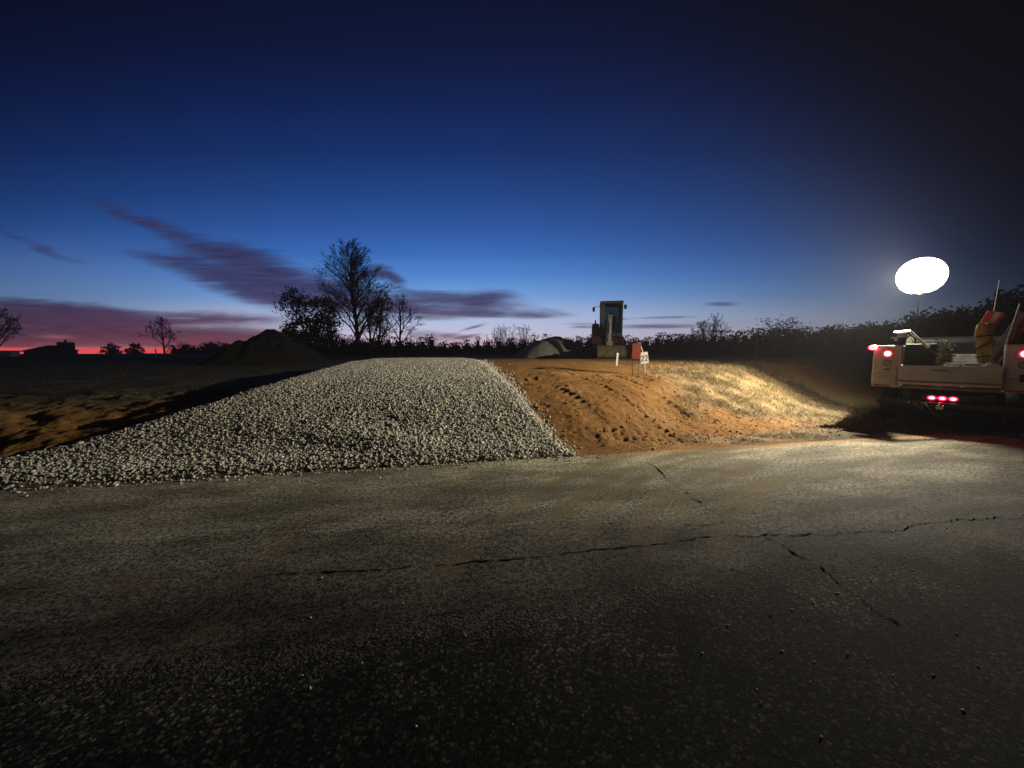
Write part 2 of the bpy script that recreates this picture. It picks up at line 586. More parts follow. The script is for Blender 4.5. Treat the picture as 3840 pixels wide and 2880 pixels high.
# ------------------------------------------------------------------ road
def asphalt_mat():
    m, k, p = new_mat('asphalt')
    co = obj_co(k)
    x, y, z = k.sep(co)                                # x along the road, y = distance from its far edge (negative towards the camera)
    big = k.noise(co, 0.5, 5, 0.6); mid = k.noise(co, 3.0, 5, 0.6); fine = k.noise(co, 70, 4, 0.7); grit = k.noise(co, 260, 3, 0.6)
    edge_n = k.m('MULTIPLY_ADD', k.sub(k.noise(co, 1.6, 4, 0.6), 0.5), 0.7, y)
    edge_n = k.m('MULTIPLY_ADD', k.sub(k.noise(co, 14, 3, 0.6), 0.5), 0.35, edge_n)
    edge_n = k.m('MULTIPLY_ADD', k.sub(k.noise(co, 55, 2, 0.6), 0.5), 0.9, edge_n)
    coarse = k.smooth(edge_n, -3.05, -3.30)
    g1 = k.noise(co, 24, 2, 0.6); g2 = k.noise(co, 58, 2, 0.6)
    base = k.mix(k.smooth(mid, 0.3, 0.7), k.mix(big, (0.032, 0.030, 0.027, 1), (0.052, 0.049, 0.043, 1)), k.mix(big, (0.045, 0.042, 0.038, 1), (0.070, 0.066, 0.058, 1)))
    speck = k.m('MULTIPLY_ADD', k.smooth(g1, 0.38, 0.64), 0.85, k.m('MULTIPLY_ADD', k.smooth(g2, 0.40, 0.62), 1.15, 0.14))
    blot = k.m('MULTIPLY_ADD', k.smooth(k.noise(k.comb(k.mul(x, 0.55), k.mul(y, 1.6), 0.0), 1.3, 6, 0.65), 0.36, 0.66), 0.85, 0.62)
    speck = k.mul(speck, blot)
    near_dim = k.m('MULTIPLY_ADD', k.smooth(y, -3.2, -1.6), 0.95, 0.85)      # road painted darker towards the camera, like the lamp's falloff
    speck_w = k.mul(speck, near_dim)
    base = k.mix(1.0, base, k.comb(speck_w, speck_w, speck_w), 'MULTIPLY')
    # dust carried out of the site, brightened to paint the lamp's pool of light
    dust_pool_amt = k.mul(k.smooth(y, -2.9, -0.25), k.smooth(k.add(mid, k.mul(big, 0.6)), 0.22, 0.88))
    base = k.mix(k.mul(dust_pool_amt, 0.9), base, k.mix(1.0, (0.30, 0.275, 0.20, 1), k.comb(speck, speck, speck), 'MULTIPLY'))
    spill_n = k.m('MULTIPLY_ADD', k.sub(k.noise(co, 5, 5, 0.7), 0.5), 0.55, y)
    spill = k.mul(k.smooth(spill_n, -0.34, 0.0), k.smooth(x, 0.6, 1.6))
    base = k.mix(k.mul(spill, 0.85), base, k.mix(1.0, (0.27, 0.16, 0.06, 1), k.comb(speck, speck, speck), 'MULTIPLY'))
    # arcs of mud left by wheels turning out of the entrance
    arcs = None
    for (cx, cy, r, w) in ((3.9, -4.9, 4.15, 0.10), (3.9, -4.9, 4.55, 0.09), (4.1, -5.4, 5.35, 0.12), (4.2, -5.7, 6.05, 0.11), (3.6, -4.3, 2.9, 0.12), (5.2, -7.0, 5.9, 0.10), (5.2, -7.0, 6.35, 0.10)):
        dx, dy = k.sub(x, cx), k.sub(y, cy)
        d = k.m('SQRT', k.add(k.mul(dx, dx), k.mul(dy, dy)))
        d = k.add(d, k.mul(k.sub(mid, 0.5), 0.25))
        q = k.m('DIVIDE', k.sub(d, r), w)
        g = k.m('EXPONENT', k.mul(k.mul(q, q), -1.0))
        g = k.mul(g, k.smooth(dx, 1.2, -0.6))
        arcs = g if arcs is None else k.m('MAXIMUM', arcs, g)
    arcs = k.mul(arcs, k.mul(k.smooth(big, 0.3, 0.6), k.smooth(y, -3.3, -1.6)))
    base = k.mix(k.mul(arcs, 0.75), base, (0.19, 0.145, 0.08, 1))
    # darker rubbed wheel path
    wp = k.m('EXPONENT', k.mul(k.m('POWER', k.m('DIVIDE', k.add(y, 1.15), 0.30), 2.0), -1.0))
    base = k.mix(k.mul(k.mul(wp, k.smooth(mid, 0.3, 0.6)), 0.45), base, (0.055, 0.052, 0.046, 1))
    # old brown stains
    st = k.noise(co, 1.1, 4, 0.6, 0.6)
    base = k.mix(k.mul(k.smooth(st, 0.60, 0.72), 0.5), base, (0.15, 0.105, 0.055, 1))
    # chips of the coarse older surfacing, darkened further with painted foreground shade
    vo = k.node('ShaderNodeTexVoronoi'); vo.inputs['Scale'].default_value = 64; k.link(co, vo.inputs['Vector'])
    vd, vc = vo.outputs['Distance'], vo.outputs['Color']
    cr = k.sep(vc)[0]
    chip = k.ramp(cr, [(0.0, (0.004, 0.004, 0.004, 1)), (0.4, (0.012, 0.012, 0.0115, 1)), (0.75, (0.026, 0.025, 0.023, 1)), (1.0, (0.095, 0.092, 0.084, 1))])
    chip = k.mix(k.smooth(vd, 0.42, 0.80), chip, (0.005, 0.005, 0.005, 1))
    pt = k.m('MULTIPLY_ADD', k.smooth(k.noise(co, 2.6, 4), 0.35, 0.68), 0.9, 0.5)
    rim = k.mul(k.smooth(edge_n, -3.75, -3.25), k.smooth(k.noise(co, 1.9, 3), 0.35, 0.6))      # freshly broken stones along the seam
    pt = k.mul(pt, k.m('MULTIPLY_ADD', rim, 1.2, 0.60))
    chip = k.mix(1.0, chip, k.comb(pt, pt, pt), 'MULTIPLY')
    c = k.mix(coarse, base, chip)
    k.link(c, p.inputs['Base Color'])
    k.link(k.m('MULTIPLY_ADD', fine, 0.15, 0.85), p.inputs['Roughness'])
    p.inputs['Specular IOR Level'].default_value = 0.10
    hgt = k.add(k.mul(g2, 0.55), k.mul(fine, 0.45))
    chip_h = k.add(k.mul(k.sub(1.0, vd), 0.25), k.add(k.mul(cr, 0.7), k.mul(k.noise(co, 90, 4, 0.8), 0.9)))
    hh = k.add(k.mul(hgt, k.sub(1.0, coarse)), k.mul(k.mul(chip_h, coarse), 2.5))
    k.link(k.bump(hh, 0.8, 0.007), p.inputs['Normal'])
    return m


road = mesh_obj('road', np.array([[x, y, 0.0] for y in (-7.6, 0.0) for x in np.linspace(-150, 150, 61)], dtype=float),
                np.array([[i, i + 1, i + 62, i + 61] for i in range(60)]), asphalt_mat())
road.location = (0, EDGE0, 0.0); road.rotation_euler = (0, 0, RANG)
tag(road, kind='structure')


def ribbon(name, pts, w0, m, z=0.004, jag=0.02, seg=0.035):
    P = [Vector((p[0], p[1], 0)) for p in pts]
    out = []
    for a, b in zip(P[:-1], P[1:]):
        n = max(2, int((b - a).length / seg))
        d = (b - a).normalized(); nrm = Vector((-d.y, d.x, 0))
        for i in range(n):
            out.append((a + (b - a) * (i / n), nrm))
    off = 0; vs = []; fs = []
    for i, (p, nrm) in enumerate(out):
        off = off * 0.80 + random.gauss(0, jag)
        w = w0 * max(0.12, random.gauss(0.7, 0.55)) * (0.55 + 0.6 * math.sin(i * 0.11) ** 2)
        c = p + nrm * off
        vs += [c - nrm * w / 2 + Vector((0, 0, z)), c + nrm * w / 2 + Vector((0, 0, z))]
        if i: fs.append((2 * i - 2, 2 * i - 1, 2 * i + 1, 2 * i))
    o = mesh_obj(name, vs, fs, m)
    return tag(o, kind='structure')


def px_line(pts):
    return [ground(a * 0.46293, b * 0.46293, 0.0) for a, b in pts]


ribbon('road_crack', px_line([(560, 1243), (700, 1236), (850, 1228), (1000, 1217), (1180, 1202), (1330, 1186), (1420, 1176), (1560, 1160)]), 0.0125, M['crack'], jag=0.007)
ribbon('road_crack', px_line([(1560, 1162), (1700, 1157), (1840, 1150), (1950, 1141), (2040, 1129), (2130, 1122), (2260, 1118)]), 0.0115, M['crack'], z=0.006, jag=0.010)
ribbon('road_crack', px_line([(1395, 990), (1440, 1035), (1500, 1078), (1560, 1115), (1610, 1130), (1660, 1160), (1715, 1200), (1760, 1222), (1800, 1255), (1840, 1285), (1880, 1320), (1960, 1362)]), 0.011, M['crack'], z=0.005, jag=0.011)
ribbon('road_crack', px_line([(1500, 1078), (1545, 1090), (1600, 1104)]), 0.008, M['crack'], jag=0.015)
ribbon('road_crack', px_line([(1610, 1128), (1560, 1129), (1480, 1140)]), 0.007, M['crack'], z=0.007, jag=0.012)
ribbon('road_crack', px_line([(1715, 1200), (1680, 1202), (1640, 1196)]), 0.009, M['crack'], z=0.0055, jag=0.012)

# ------------------------------------------------------------------ stones, clods
ICO_V = []
_t = (1 + 5 ** 0.5) / 2
for a, b in ((-1, _t), (1, _t), (-1, -_t), (1, -_t)): ICO_V.append((a, b, 0))
for a, b in ((-1, _t), (1, _t), (-1, -_t), (1, -_t)): ICO_V.append((0, a, b))
for a, b in ((_t, -1), (_t, 1), (-_t, -1), (-_t, 1)): ICO_V.append((b * 0 + a, 0, b))
ICO_V = np.array(ICO_V, dtype=float) / math.hypot(1, _t)
ICO_F = []
for i in range(12):
    for j in range(i + 1, 12):
        for l in range(j + 1, 12):
            d = [np.linalg.norm(ICO_V[p] - ICO_V[q]) for p, q in ((i, j), (j, l), (i, l))]
            if max(d) < 1.06:
                n = np.cross(ICO_V[j] - ICO_V[i], ICO_V[l] - ICO_V[i])
                ICO_F.append((i, j, l) if n @ (ICO_V[i] + ICO_V[j] + ICO_V[l]) > 0 else (i, l, j))
ICO_F = np.array(ICO_F)


def stones(name, P, rad, m, flat=(0.4, 0.8), parent=None):
    n = len(P)
    V = np.repeat(ICO_V[None], n, 0) * (1 + 0.30 * rng.uniform(-1, 1, (n, 12, 1)))
    sc = np.stack([rng.uniform(0.75, 1.35, n), rng.uniform(0.6, 1.1, n), rng.uniform(*flat, n)], -1)
    V = V * sc[:, None, :]
    q = rng.normal(size=(n, 4)); q[:, 1:3] *= 0.40; q /= np.linalg.norm(q, axis=1, keepdims=True)
    w, x, y, z = q.T
    Rm = np.stack([np.stack([1 - 2 * (y * y + z * z), 2 * (x * y - z * w), 2 * (x * z + y * w)], -1),
                   np.stack([2 * (x * y + z * w), 1 - 2 * (x * x + z * z), 2 * (y * z - x * w)], -1),
                   np.stack([2 * (x * z - y * w), 2 * (y * z + x * w), 1 - 2 * (x * x + y * y)], -1)], 1)
    V = np.einsum('nij,nkj->nki', Rm, V) * rad[:, None, None] + P[:, None, :]
    Fc = (ICO_F[None] + (np.arange(n) * 12)[:, None, None]).reshape(-1, 3)
    return mesh_obj(name, V.reshape(-1, 3), Fc, m, parent)


def stone_mat(name, c0, c1, c2):
    m, k, p = new_mat(name)
    g = k.node('ShaderNodeNewGeometry')
    rp = g.outputs['Random Per Island']
    c = k.ramp(rp, [(0.0, c0), (0.35, c1), (0.8, c1), (1.0, c2)])
    co = obj_co(k)
    c = k.mix(k.mul(k.smooth(k.noise(co, 60, 3), 0.5, 0.8), 0.4), c, tuple(q * 0.6 for q in c1[:3]) + (1,))
    k.link(c, p.inputs['Base Color']); p.inputs['Roughness'].default_value = 0.9
    p.inputs['Specular IOR Level'].default_value = 0.25
    return m


M['limestone'] = stone_mat('limestone', (0.34, 0.325, 0.27, 1), (0.56, 0.535, 0.45, 1), (0.74, 0.71, 0.61, 1))
N = 150000
X = rng.uniform(-9.0, 1.4, N); Y = rng.uniform(3.3, 15.5, N)
g = gravel_in(X, Y)
dist = np.hypot(X, Y)
keep = (g > rng.normal(0.0, 0.05, N) + 0.03) & (rng.random(N) < np.clip(1.25 - 0.045 * (Y - 4), 0.6, 1))
X, Y = X[keep], Y[keep]
rad = np.clip(rng.lognormal(math.log(0.0205), 0.30, len(X)), 0.010, 0.042) * (1 - 0.16 * sstep(-X, 1.5, 4.0))
loose = 1 - 0.75 * sstep(s_of(X, Y) + 0.6 * fbm(X * 0.8, Y * 0.8, 92, 3), 0.6, 2.4)      # freshly tipped at the road, rolled flat above
Z = height(X, Y) - rad * 0.45 + loose * (1 - 0.5 * sstep(-X, 1.5, 5.0)) * (rng.uniform(-0.005, 0.012, len(X)) + 0.011 * fbm(X * 6, Y * 6, 90, 3)) + 0.007
# stray stones that rolled down beyond the right edge and onto the road
Y2 = rng.uniform(5.4, 15, 420); X2 = np.interp(Y2, GR_Y, GR_X) + rng.exponential(0.10, 420)
ok = s_of(X2, Y2) > 0.05
X2, Y2 = X2[ok], Y2[ok]; r2 = rng.uniform(0.012, 0.026, len(X2))
X3 = rng.uniform(-8, 1.5, 420); s3 = -rng.exponential(0.075, 420)
Y3 = EDGE0 + SLOPE * X3 + s3 / RC; r3 = rng.uniform(0.006, 0.020, 420)
P = np.concatenate([np.stack([X, Y, Z], -1), np.stack([X2, Y2, height(X2, Y2) + r2 * 0.4], -1), np.stack([X3, Y3, r3 * 0.5], -1)])
tag(stones('gravel', P, np.concatenate([rad, r2, r3]), M['limestone']),
    'pale crushed stone spread over the construction entrance up to its crest', 'gravel', kind='stuff')
print('stones', len(P))

M['clod_brown'] = mat('clod_brown', (0.035, 0.025, 0.016), 0.95)
# loose grit on the road
pp = []; rr = []
for i in range(210):
    px, py = random.uniform(300, 1020), random.uniform(462, 745)
    if random.random() < 0.6: px, py = random.gauss(880, 90), random.gauss(560, 70)
    if py < 480 or py > 765: continue
    q = ground(px, py, 0.0); pp.append((q.x, q.y, 0.004)); rr.append(random.choice((0.004, 0.005, 0.006, 0.008)))
pp = np.array(pp); rr = np.array(rr); half = int(len(pp) * 0.72)
M['pebble_white'] = stone_mat('pebble_white', (0.5, 0.5, 0.47, 1), (0.7, 0.7, 0.66, 1), (0.8, 0.8, 0.75, 1))
tag(stones('loose_pebbles', pp[:half], rr[:half] * 0.8, M['pebble_white']), 'tiny pale pebbles strewn over the asphalt', 'pebbles', kind='stuff')
tag(stones('soil_crumbs', pp[half:], rr[half:] * 0.6, M['clod_brown']), 'dark soil crumbs strewn over the asphalt', 'crumbs', kind='stuff')
# clods lying on the bank
n = 1500
X = rng.uniform(0.9, 8.5, n); Y = EDGE0 + SLOPE * X + rng.gamma(2.0, 0.75, n)
ok = (gravel_in(X, Y) < -0.1) & (s_of(X, Y) > 0.06)
X, Y = X[ok], Y[ok]; r = np.clip(rng.lognormal(math.log(0.011), 0.5, len(X)), 0.005, 0.035)
M['clod'] = stone_mat('clod', (0.15, 0.065, 0.02, 1), (0.30, 0.14, 0.045, 1), (0.45, 0.30, 0.16, 1))
tag(stones('soil_clods', np.stack([X, Y, height(X, Y) + r * 0.25], -1), r, M['clod']), 'orange brown clods scattered over the bare soil bank', 'clods', kind='stuff')


# ------------------------------------------------------------------ straw grass
def straw_mat():
    m, k, p = new_mat('straw')
    rp = k.node('ShaderNodeNewGeometry').outputs['Random Per Island']
    c = k.ramp(rp, [(0.0, (0.12, 0.10, 0.045, 1)), (0.3, (0.30, 0.23, 0.11, 1)), (0.8, (0.44, 0.34, 0.19, 1)), (1.0, (0.60, 0.50, 0.32, 1))])
    k.link(c, p.inputs['Base Color']); p.inputs['Roughness'].default_value = 0.7
    p.inputs['Specular IOR Level'].default_value = 0.2
    return m


def blades(name, X, Y, length, lean, width, m):
    n = len(X)
    Z = height(X, Y)
    a = rng.uniform(0, 2 * np.pi, n)
    d = np.stack([np.cos(a), np.sin(a)], -1)
    sd = np.stack([-d[:, 1], d[:, 0]], -1)
    K = 4
    V = np.zeros((n, K, 2, 3))
    for i in range(K):
        t = i / (K - 1)
        out = length * lean * (t ** 1.2)
        up = length * np.sqrt(np.clip(1 - lean ** 2, 0, 1)) * (t - 0.45 * t * t * (0.5 + lean))
        w = width * (1 - 0.8 * t)
        wob = 0.10 * length * np.sin(t * 3 + a * 5)
        for j, sg in enumerate((-1, 1)):
            V[:, i, j, 0] = X + d[:, 0] * out + sd[:, 0] * (sg * w + wob)
            V[:, i, j, 1] = Y + d[:, 1] * out + sd[:, 1] * (sg * w + wob)
            V[:, i, j, 2] = Z + up + 0.004
    b = (np.arange(n) * K * 2)[:, None]
    Fc = np.concatenate([np.stack([b[:, 0] + 2 * i, b[:, 0] + 2 * i + 1, b[:, 0] + 2 * i + 3, b[:, 0] + 2 * i + 2], -1) for i in range(K - 1)])
    return mesh_obj(name, V.reshape(-1, 3), Fc, m)


straw = straw_mat()
M['weed'] = mat('weed', (0.10, 0.085, 0.045), 0.8, var=0.4)
n = 260000
X = rng.uniform(0.9, 9.5, n); Y = rng.uniform(5.2, 14, n)
ok = rng.random(n) < grass_density(X, Y)
clump = np.clip(0.55 + 1.3 * fbm(X * 2.2, Y * 2.2, 95, 3), 0.05, 1)
ok &= (rng.random(n) < clump) & (0.633 * (X - 8.0) - 0.774 * (Y - 8.2) < -0.15)
X, Y, clump = X[ok], Y[ok], clump[ok]
print('blades', len(X))
sg = s_of(X, Y)
L = rng.uniform(0.10, 0.30, len(X)) * np.where(sg < 1.2, 0.55, 1.0) * (0.6 + 0.6 * clump)
tag(blades('dry_grass', X, Y, L, rng.uniform(0.45, 0.97, len(X)), rng.uniform(0.0022, 0.0045, len(X)), straw),
    'straw coloured dry grass over the bank and along the road edge', 'grass', kind='stuff')
# sparse weeds in the dark field left of the gravel
n = 9000
X = rng.uniform(-22, -5.0, n); Y = rng.uniform(4.5, 24, n)
ok = (np.interp(Y, GL_Y, GL_X) - X > 0.9) & (rng.random(n) < np.clip(0.5 + 1.5 * fbm(X * 0.9, Y * 0.9, 97, 3), 0, 1)) & (s_of(X, Y) > 1.5)
X, Y = X[ok], Y[ok]
tag(blades('field_weeds', X, Y, rng.uniform(0.06, 0.2, len(X)), rng.uniform(0.3, 0.9, len(X)), rng.uniform(0.0025, 0.005, len(X)), M['weed']),
    'thin dry weeds in the dark field left of the gravel', 'weeds', kind='stuff')


# ------------------------------------------------------------------ piles
def pile(name, c, rx, ry, h, m, label, cat, seed, peak=(0, 0), res=0.11, extra=None, rough=0.16, cap=(0.86, 0.7)):
    xs = np.arange(-rx * 1.15, rx * 1.15, res); ys = np.arange(-ry * 1.15, ry * 1.15, res)
    A, B = np.meshgrid(xs, ys)
    ang = np.arctan2(B / ry, A / rx)
    q = np.hypot((A - peak[0] * (1 - np.hypot(A / rx, B / ry))) / rx, (B - peak[1] * (1 - np.hypot(A / rx, B / ry))) / ry) * (1 + 0.10 * np.sin(2 * ang + seed) + 0.07 * np.sin(3 * ang + 2 * seed))
    z = h * np.clip(1.06 - q, -0.12, 1) - 0.02
    z = np.where(z > cap[0] * h, cap[0] * h + (z - cap[0] * h) * cap[1], z)
    if extra is not None: z = extra(A, B, z)
    z = z + rough * fbm(A * 1.5, B * 1.5, seed, 3) * np.clip(z / h * 3, 0, 1) + 0.25 * rough * fbm(A * 8, B * 8, seed + 3, 3)
    i = np.arange(A.size).reshape(A.shape)
    fq = np.stack([i[:-1, :-1], i[:-1, 1:], i[1:, 1:], i[1:, :-1]], -1).reshape(-1, 4)
    o = mesh_obj(name, np.stack([A, B, z], -1).reshape(-1, 3), fq, m, smooth=False)
    o.location = (c[0], c[1], hz(c[0], c[1]))
    return tag(o, label, cat)


q = at(269, 352, 22.0)
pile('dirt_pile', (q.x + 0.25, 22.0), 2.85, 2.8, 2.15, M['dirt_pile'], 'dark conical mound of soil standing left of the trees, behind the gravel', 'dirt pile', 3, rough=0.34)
M['stone_pile'] = mat('stone_pile', (0.42, 0.40, 0.35), 0.95, var=0.45, scale=26, bump=1.0, bscale=34)
q = at(549, 352, 21.0)
pile('gravel_pile', (q.x, 21.0), 2.3, 2.0, 1.85, M['stone_pile'], 'rounded grey heap of stone behind the bare soil, beside the excavator', 'gravel pile', 8, peak=(0.55, 0), rough=0.12, cap=(0.50, 0.34))


# ------------------------------------------------------------------ trees
def tree_mesh(height_, spread, seed, levels=4, trunk_r=0.2, stems=1, up=0.55, fork=0.22, nbr=(9, 6, 5, 4), twig=0.02, lean=0.0, shape='fan'):
    r = random.Random(seed)
    trunk, crown = MB(), MB()

    def grow(p, d, length, rad, lev, target):
        nseg = 6 if lev == 0 else (4 if lev == 1 else 3)
        pts = [p.copy()]; rs = [rad]; dirs = [d.copy()]
        for i in range(nseg):
            jit = 0.05 if lev == 0 else 0.16
            d = (d + Vector((r.gauss(0, jit), r.gauss(0, jit), r.gauss(0, jit * 0.6) + (0.03 if lev == 0 else 0.06 * up)))).normalized()
            p = p + d * (length / nseg)
            pts.append(p.copy()); dirs.append(d.copy())
            rs.append(max(twig * 0.55, rad * (1 - (i + 1) / nseg * (0.80 if lev else 0.72))))
        target.tube(pts, rs, 7 if lev == 0 else (5 if lev == 1 else 3), caps=False)
        if lev >= levels: return
        n = nbr[min(lev, len(nbr) - 1)]
        for j in range(n):
            t = (fork if lev == 0 else 0.15) + (1 - (fork if lev == 0 else 0.15)) * (j + r.random() * 0.9) / n
            t = min(t, 0.98)
            k = t * nseg; i = min(int(k), nseg - 1); f = k - i
            b = pts[i].lerp(pts[i + 1], f); bd = dirs[i]
            ang = 2.4 * j + r.uniform(-0.5, 0.5)
            o1 = bd.orthogonal().normalized(); o2 = bd.cross(o1)
            side = o1 * math.cos(ang) + o2 * math.sin(ang)
            open_ = r.uniform(0.5, 0.8) if lev == 0 else r.uniform(0.45, 0.85)
            nd = (bd * math.cos(open_) + side * math.sin(open_)).normalized()
            if lev == 0:
                if shape == 'fan': ln = spread * (1.05 - 0.78 * ((t - fork) / (1 - fork)) ** 1.2)
                else: ln = spread * r.uniform(0.7, 1.0)
            else:
                ln = length * r.uniform(0.36, 0.58) * (1.15 - 0.5 * t)
            br = max(twig * 0.7, rs[i] * r.uniform(0.42, 0.6))
            grow(b, nd, ln, br, lev + 1, trunk if lev == 0 else crown)

    for s in range(stems):
        a = 2 * math.pi * s / max(1, stems) + r.random()
        off = 0.0 if stems == 1 else r.uniform(0.2, 0.6)
        tilt = lean if stems == 1 else r.uniform(0.06, 0.22)
        grow(Vector((off * math.cos(a), off * math.sin(a), -0.1)), Vector((tilt * math.cos(a), tilt * math.sin(a), 1)).normalized(),
             height_ * (1.0 if s == 0 else r.uniform(0.7, 0.95)), trunk_r * (1 if s == 0 else 0.75), 0, trunk)
    return trunk, crown


def bare_tree(name, px, base_h, Y, top_py, label, group=None, cat='tree', **kw):
    b = at(px, 352, Y)
    z = hz(b.x, Y) if base_h is None else base_h
    top = at(px, top_py, Y).z
    hgt = (top - z)
    tr, cr = tree_mesh(hgt, **kw)
    zmax = max(v.z for v in cr.v)
    f = hgt / zmax
    e = empty(name, (b.x, Y, z), label=label, cat=cat, group=group)
    for mb in (tr, cr):
        for v in mb.v: v *= f
    tr.build('trunk', M['bark'], e, smooth=True)
    cr.build('crown', M['twig'], e)
    return e


def leaf_quads(C, size, r):
    """leaf sized four-cornered faces with random tilt around the points C"""
    n = len(C)
    a = r.normal(size=(n, 3)); a /= np.linalg.norm(a, axis=1, keepdims=True)
    b = r.normal(size=(n, 3)); b -= a * (a * b).sum(1, keepdims=True); b /= np.linalg.norm(b, axis=1, keepdims=True)
    s = size * r.uniform(0.6, 1.4, n)[:, None]
    V = np.stack([C - a * s, C - b * s * 0.55, C + a * s, C + b * s * 0.55], 1).reshape(-1, 3)
    Fq = np.arange(n * 4).reshape(n, 4)
    return V, Fq


def leafy_tree(name, px, Y, top_py, width_px, label, seed, base_h=None, leaf=0.13, clumps=90, per=60, m='leaf_dark', low=0.12, holes=0.0, group=None, twin=False, cat='tree', tight=1.0):
    r = np.random.default_rng(seed)
    b = at(px, 352, Y)
    z = hz(b.x, Y) if base_h is None else base_h
    hgt = at(px, top_py, Y).z - z
    rx = width_px / F * Y / 2
    e = empty(name, (b.x, Y, z), label=label, cat=cat, group=group)
    tr, cr = tree_mesh(hgt * 0.86, rx * 0.8, seed, levels=2, trunk_r=0.02 * hgt + 0.03, nbr=(9, 5), twig=0.03, stems=2 if twin else 1, fork=0.15)
    tr.build('trunk', M['bark'], e)
    C = []
    while len(C) < clumps:
        p = r.uniform(-1, 1, 3)
        zz = (p[2] + 1) / 2
        rad = math.sqrt(max(0, 1 - (2 * zz - 0.85) ** 2 / 1.4)) if zz > low else 0.75
        if twin:
            cx = -0.45 if r.random() < 0.5 else 0.45
            if math.hypot((p[0] - cx * min(1, zz * 1.4)) / (0.62 * rad + 1e-6), p[1] / (rad + 1e-6)) > 1: continue
            if zz > (0.99 if cx < 0 else 0.86): continue
        elif math.hypot(p[0], p[1]) > rad: continue
        if holes and math.hypot(p[0], p[1]) < 0.5 * rad and r.random() < holes: continue
        C.append((p[0] * rx, p[1] * rx, zz * (hgt - 0.25) + 0.1))
    C = np.array(C)
    cs = (0.055 * hgt + 0.06 * rx) * tight
    pts = np.repeat(C, per, 0) + r.normal(size=(clumps * per, 3)) * cs * np.array([1, 1, 0.8])
    pts[:, 2] = np.abs(pts[:, 2])
    V, Fq = leaf_quads(pts, leaf, r)
    mesh_obj('crown', V, Fq, M[m], e)
    return e


# the tree group in the middle
bare_tree('bare_tree', 359, None, 60, 237, 'tallest bare tree, its fan of twigs rising above the cloud bank',
          spread=9.0, seed=21, levels=4, trunk_r=0.42, up=1.0, fork=0.12, nbr=(30, 9, 6, 4), twig=0.036)
bare_tree('bare_tree', 373, None, 63, 292, 'slim bare tree close against the right side of the tallest one',
          spread=4.6, seed=5, levels=4, trunk_r=0.26, up=1.0, fork=0.15, nbr=(11, 7, 5, 3), twig=0.04, stems=3)
bare_tree('bare_tree', 401, None, 58, 292, 'smaller bare tree standing right of the tallest tree, spreading wide',
          spread=5.2, seed=33, levels=4, trunk_r=0.24, up=0.6, fork=0.2, nbr=(12, 7, 5, 3), twig=0.035)
leafy_tree('leafy_tree', 312, 46, 289, 54, 'dark tree still in leaf left of the tallest bare tree, sky showing through its holes', 4, leaf=0.15, clumps=120, per=75, holes=0.9, twin=True, tight=0.62)
leafy_tree('bush', 286, 44, 329, 16, 'small leafy bush at the left foot of the tree in leaf', 14, leaf=0.2, clumps=26, per=26)
# bare trees far left and in the middle distance
bare_tree('bare_tree', 165, 0.6, 95, 315, 'lone bare tree on the red horizon at the left',
          spread=5.4, seed=44, levels=4, trunk_r=0.28, up=0.5, fork=0.2, nbr=(11, 6, 5, 3), twig=0.06)
bare_tree('bare_tree', -3, None, 62, 306, 'bare tree cut off by the left edge of the photo', spread=5.0, seed=15, levels=4, trunk_r=0.25, up=0.5, fork=0.15, nbr=(14, 7, 5, 3), twig=0.035)
for px_, sd, lab in ((497, 61, 'leftmost of the bare saplings between the trees and the stone heap'), (508, 62, 'middle bare sapling behind the left end of the stone heap'),
                     (523, 63, 'rightmost bare sapling, broadest of the row behind the stone heap')):
    bare_tree('bare_sapling', px_, None, 62, 323, lab, 'bare saplings beyond the soil', cat='sapling', spread=2.6, seed=sd, levels=3, trunk_r=0.07, up=1.2, fork=0.12, nbr=(7, 4, 3), twig=0.026, stems=3)
bare_tree('bare_tree', 708, None, 58, 312, 'round-topped bare tree rising from the dark hedge left of the white pole',
          spread=3.4, seed=71, levels=4, trunk_r=0.13, up=1.1, fork=0.25, nbr=(8, 5, 4, 3), twig=0.026, stems=4)
bare_tree('bare_tree', 686, None, 60, 330, 'low twiggy bare tree at the left foot of the round-topped one',
          spread=2.4, seed=72, levels=3, trunk_r=0.07, up=0.8, fork=0.15, nbr=(8, 5, 4), twig=0.028, stems=3)
leafy_tree('leafy_tree', 776, 50, 317, 40, 'thin-leaved tree with a flat dome right of the white pole', 24, leaf=0.13, clumps=70, per=40, m='leaf_olive')
for px_, tp, wd, sd, lab in ((112, 343.5, 15, 1, 'small bushy tree right of the house on the red horizon'), (135, 343, 13, 2, 'second small bushy tree from the house on the red horizon'),
                             (212, 341, 20, 3, 'spreading small tree between the lone bare tree and the soil mound'), (186, 345, 12, 6, 'round bush at the right foot of the lone bare tree'), (228, 344, 12, 7, 'small round bush just left of the soil mound on the horizon')):
    leafy_tree('small_tree', px_, 120, tp, wd, lab, 100 + sd, base_h=0.7, leaf=0.24, clumps=34, per=40, tight=0.95, low=0.0, group='small trees on the left horizon')
for px_, Yd, tp, wd, sd, lab in ((884, 34, 325, 62, 1, 'dark bushy tree behind the left end of the truck'), (934, 30, 312, 60, 2, 'dark tree directly below the work light, beyond the truck'),
                                 (985, 27, 306, 66, 3, 'dark tree behind the striped panel on the truck'), (1028, 25, 286, 60, 4, 'tallest dark tree at the right edge behind the truck'), (838, 40, 330, 50, 5, 'low dark tree between the flat-domed tree and the truck')):
    leafy_tree('dark_tree', px_, Yd, tp, wd, lab, 200 + sd, leaf=0.15, clumps=120, per=60, m='leaf_olive', group='dark trees behind the truck')


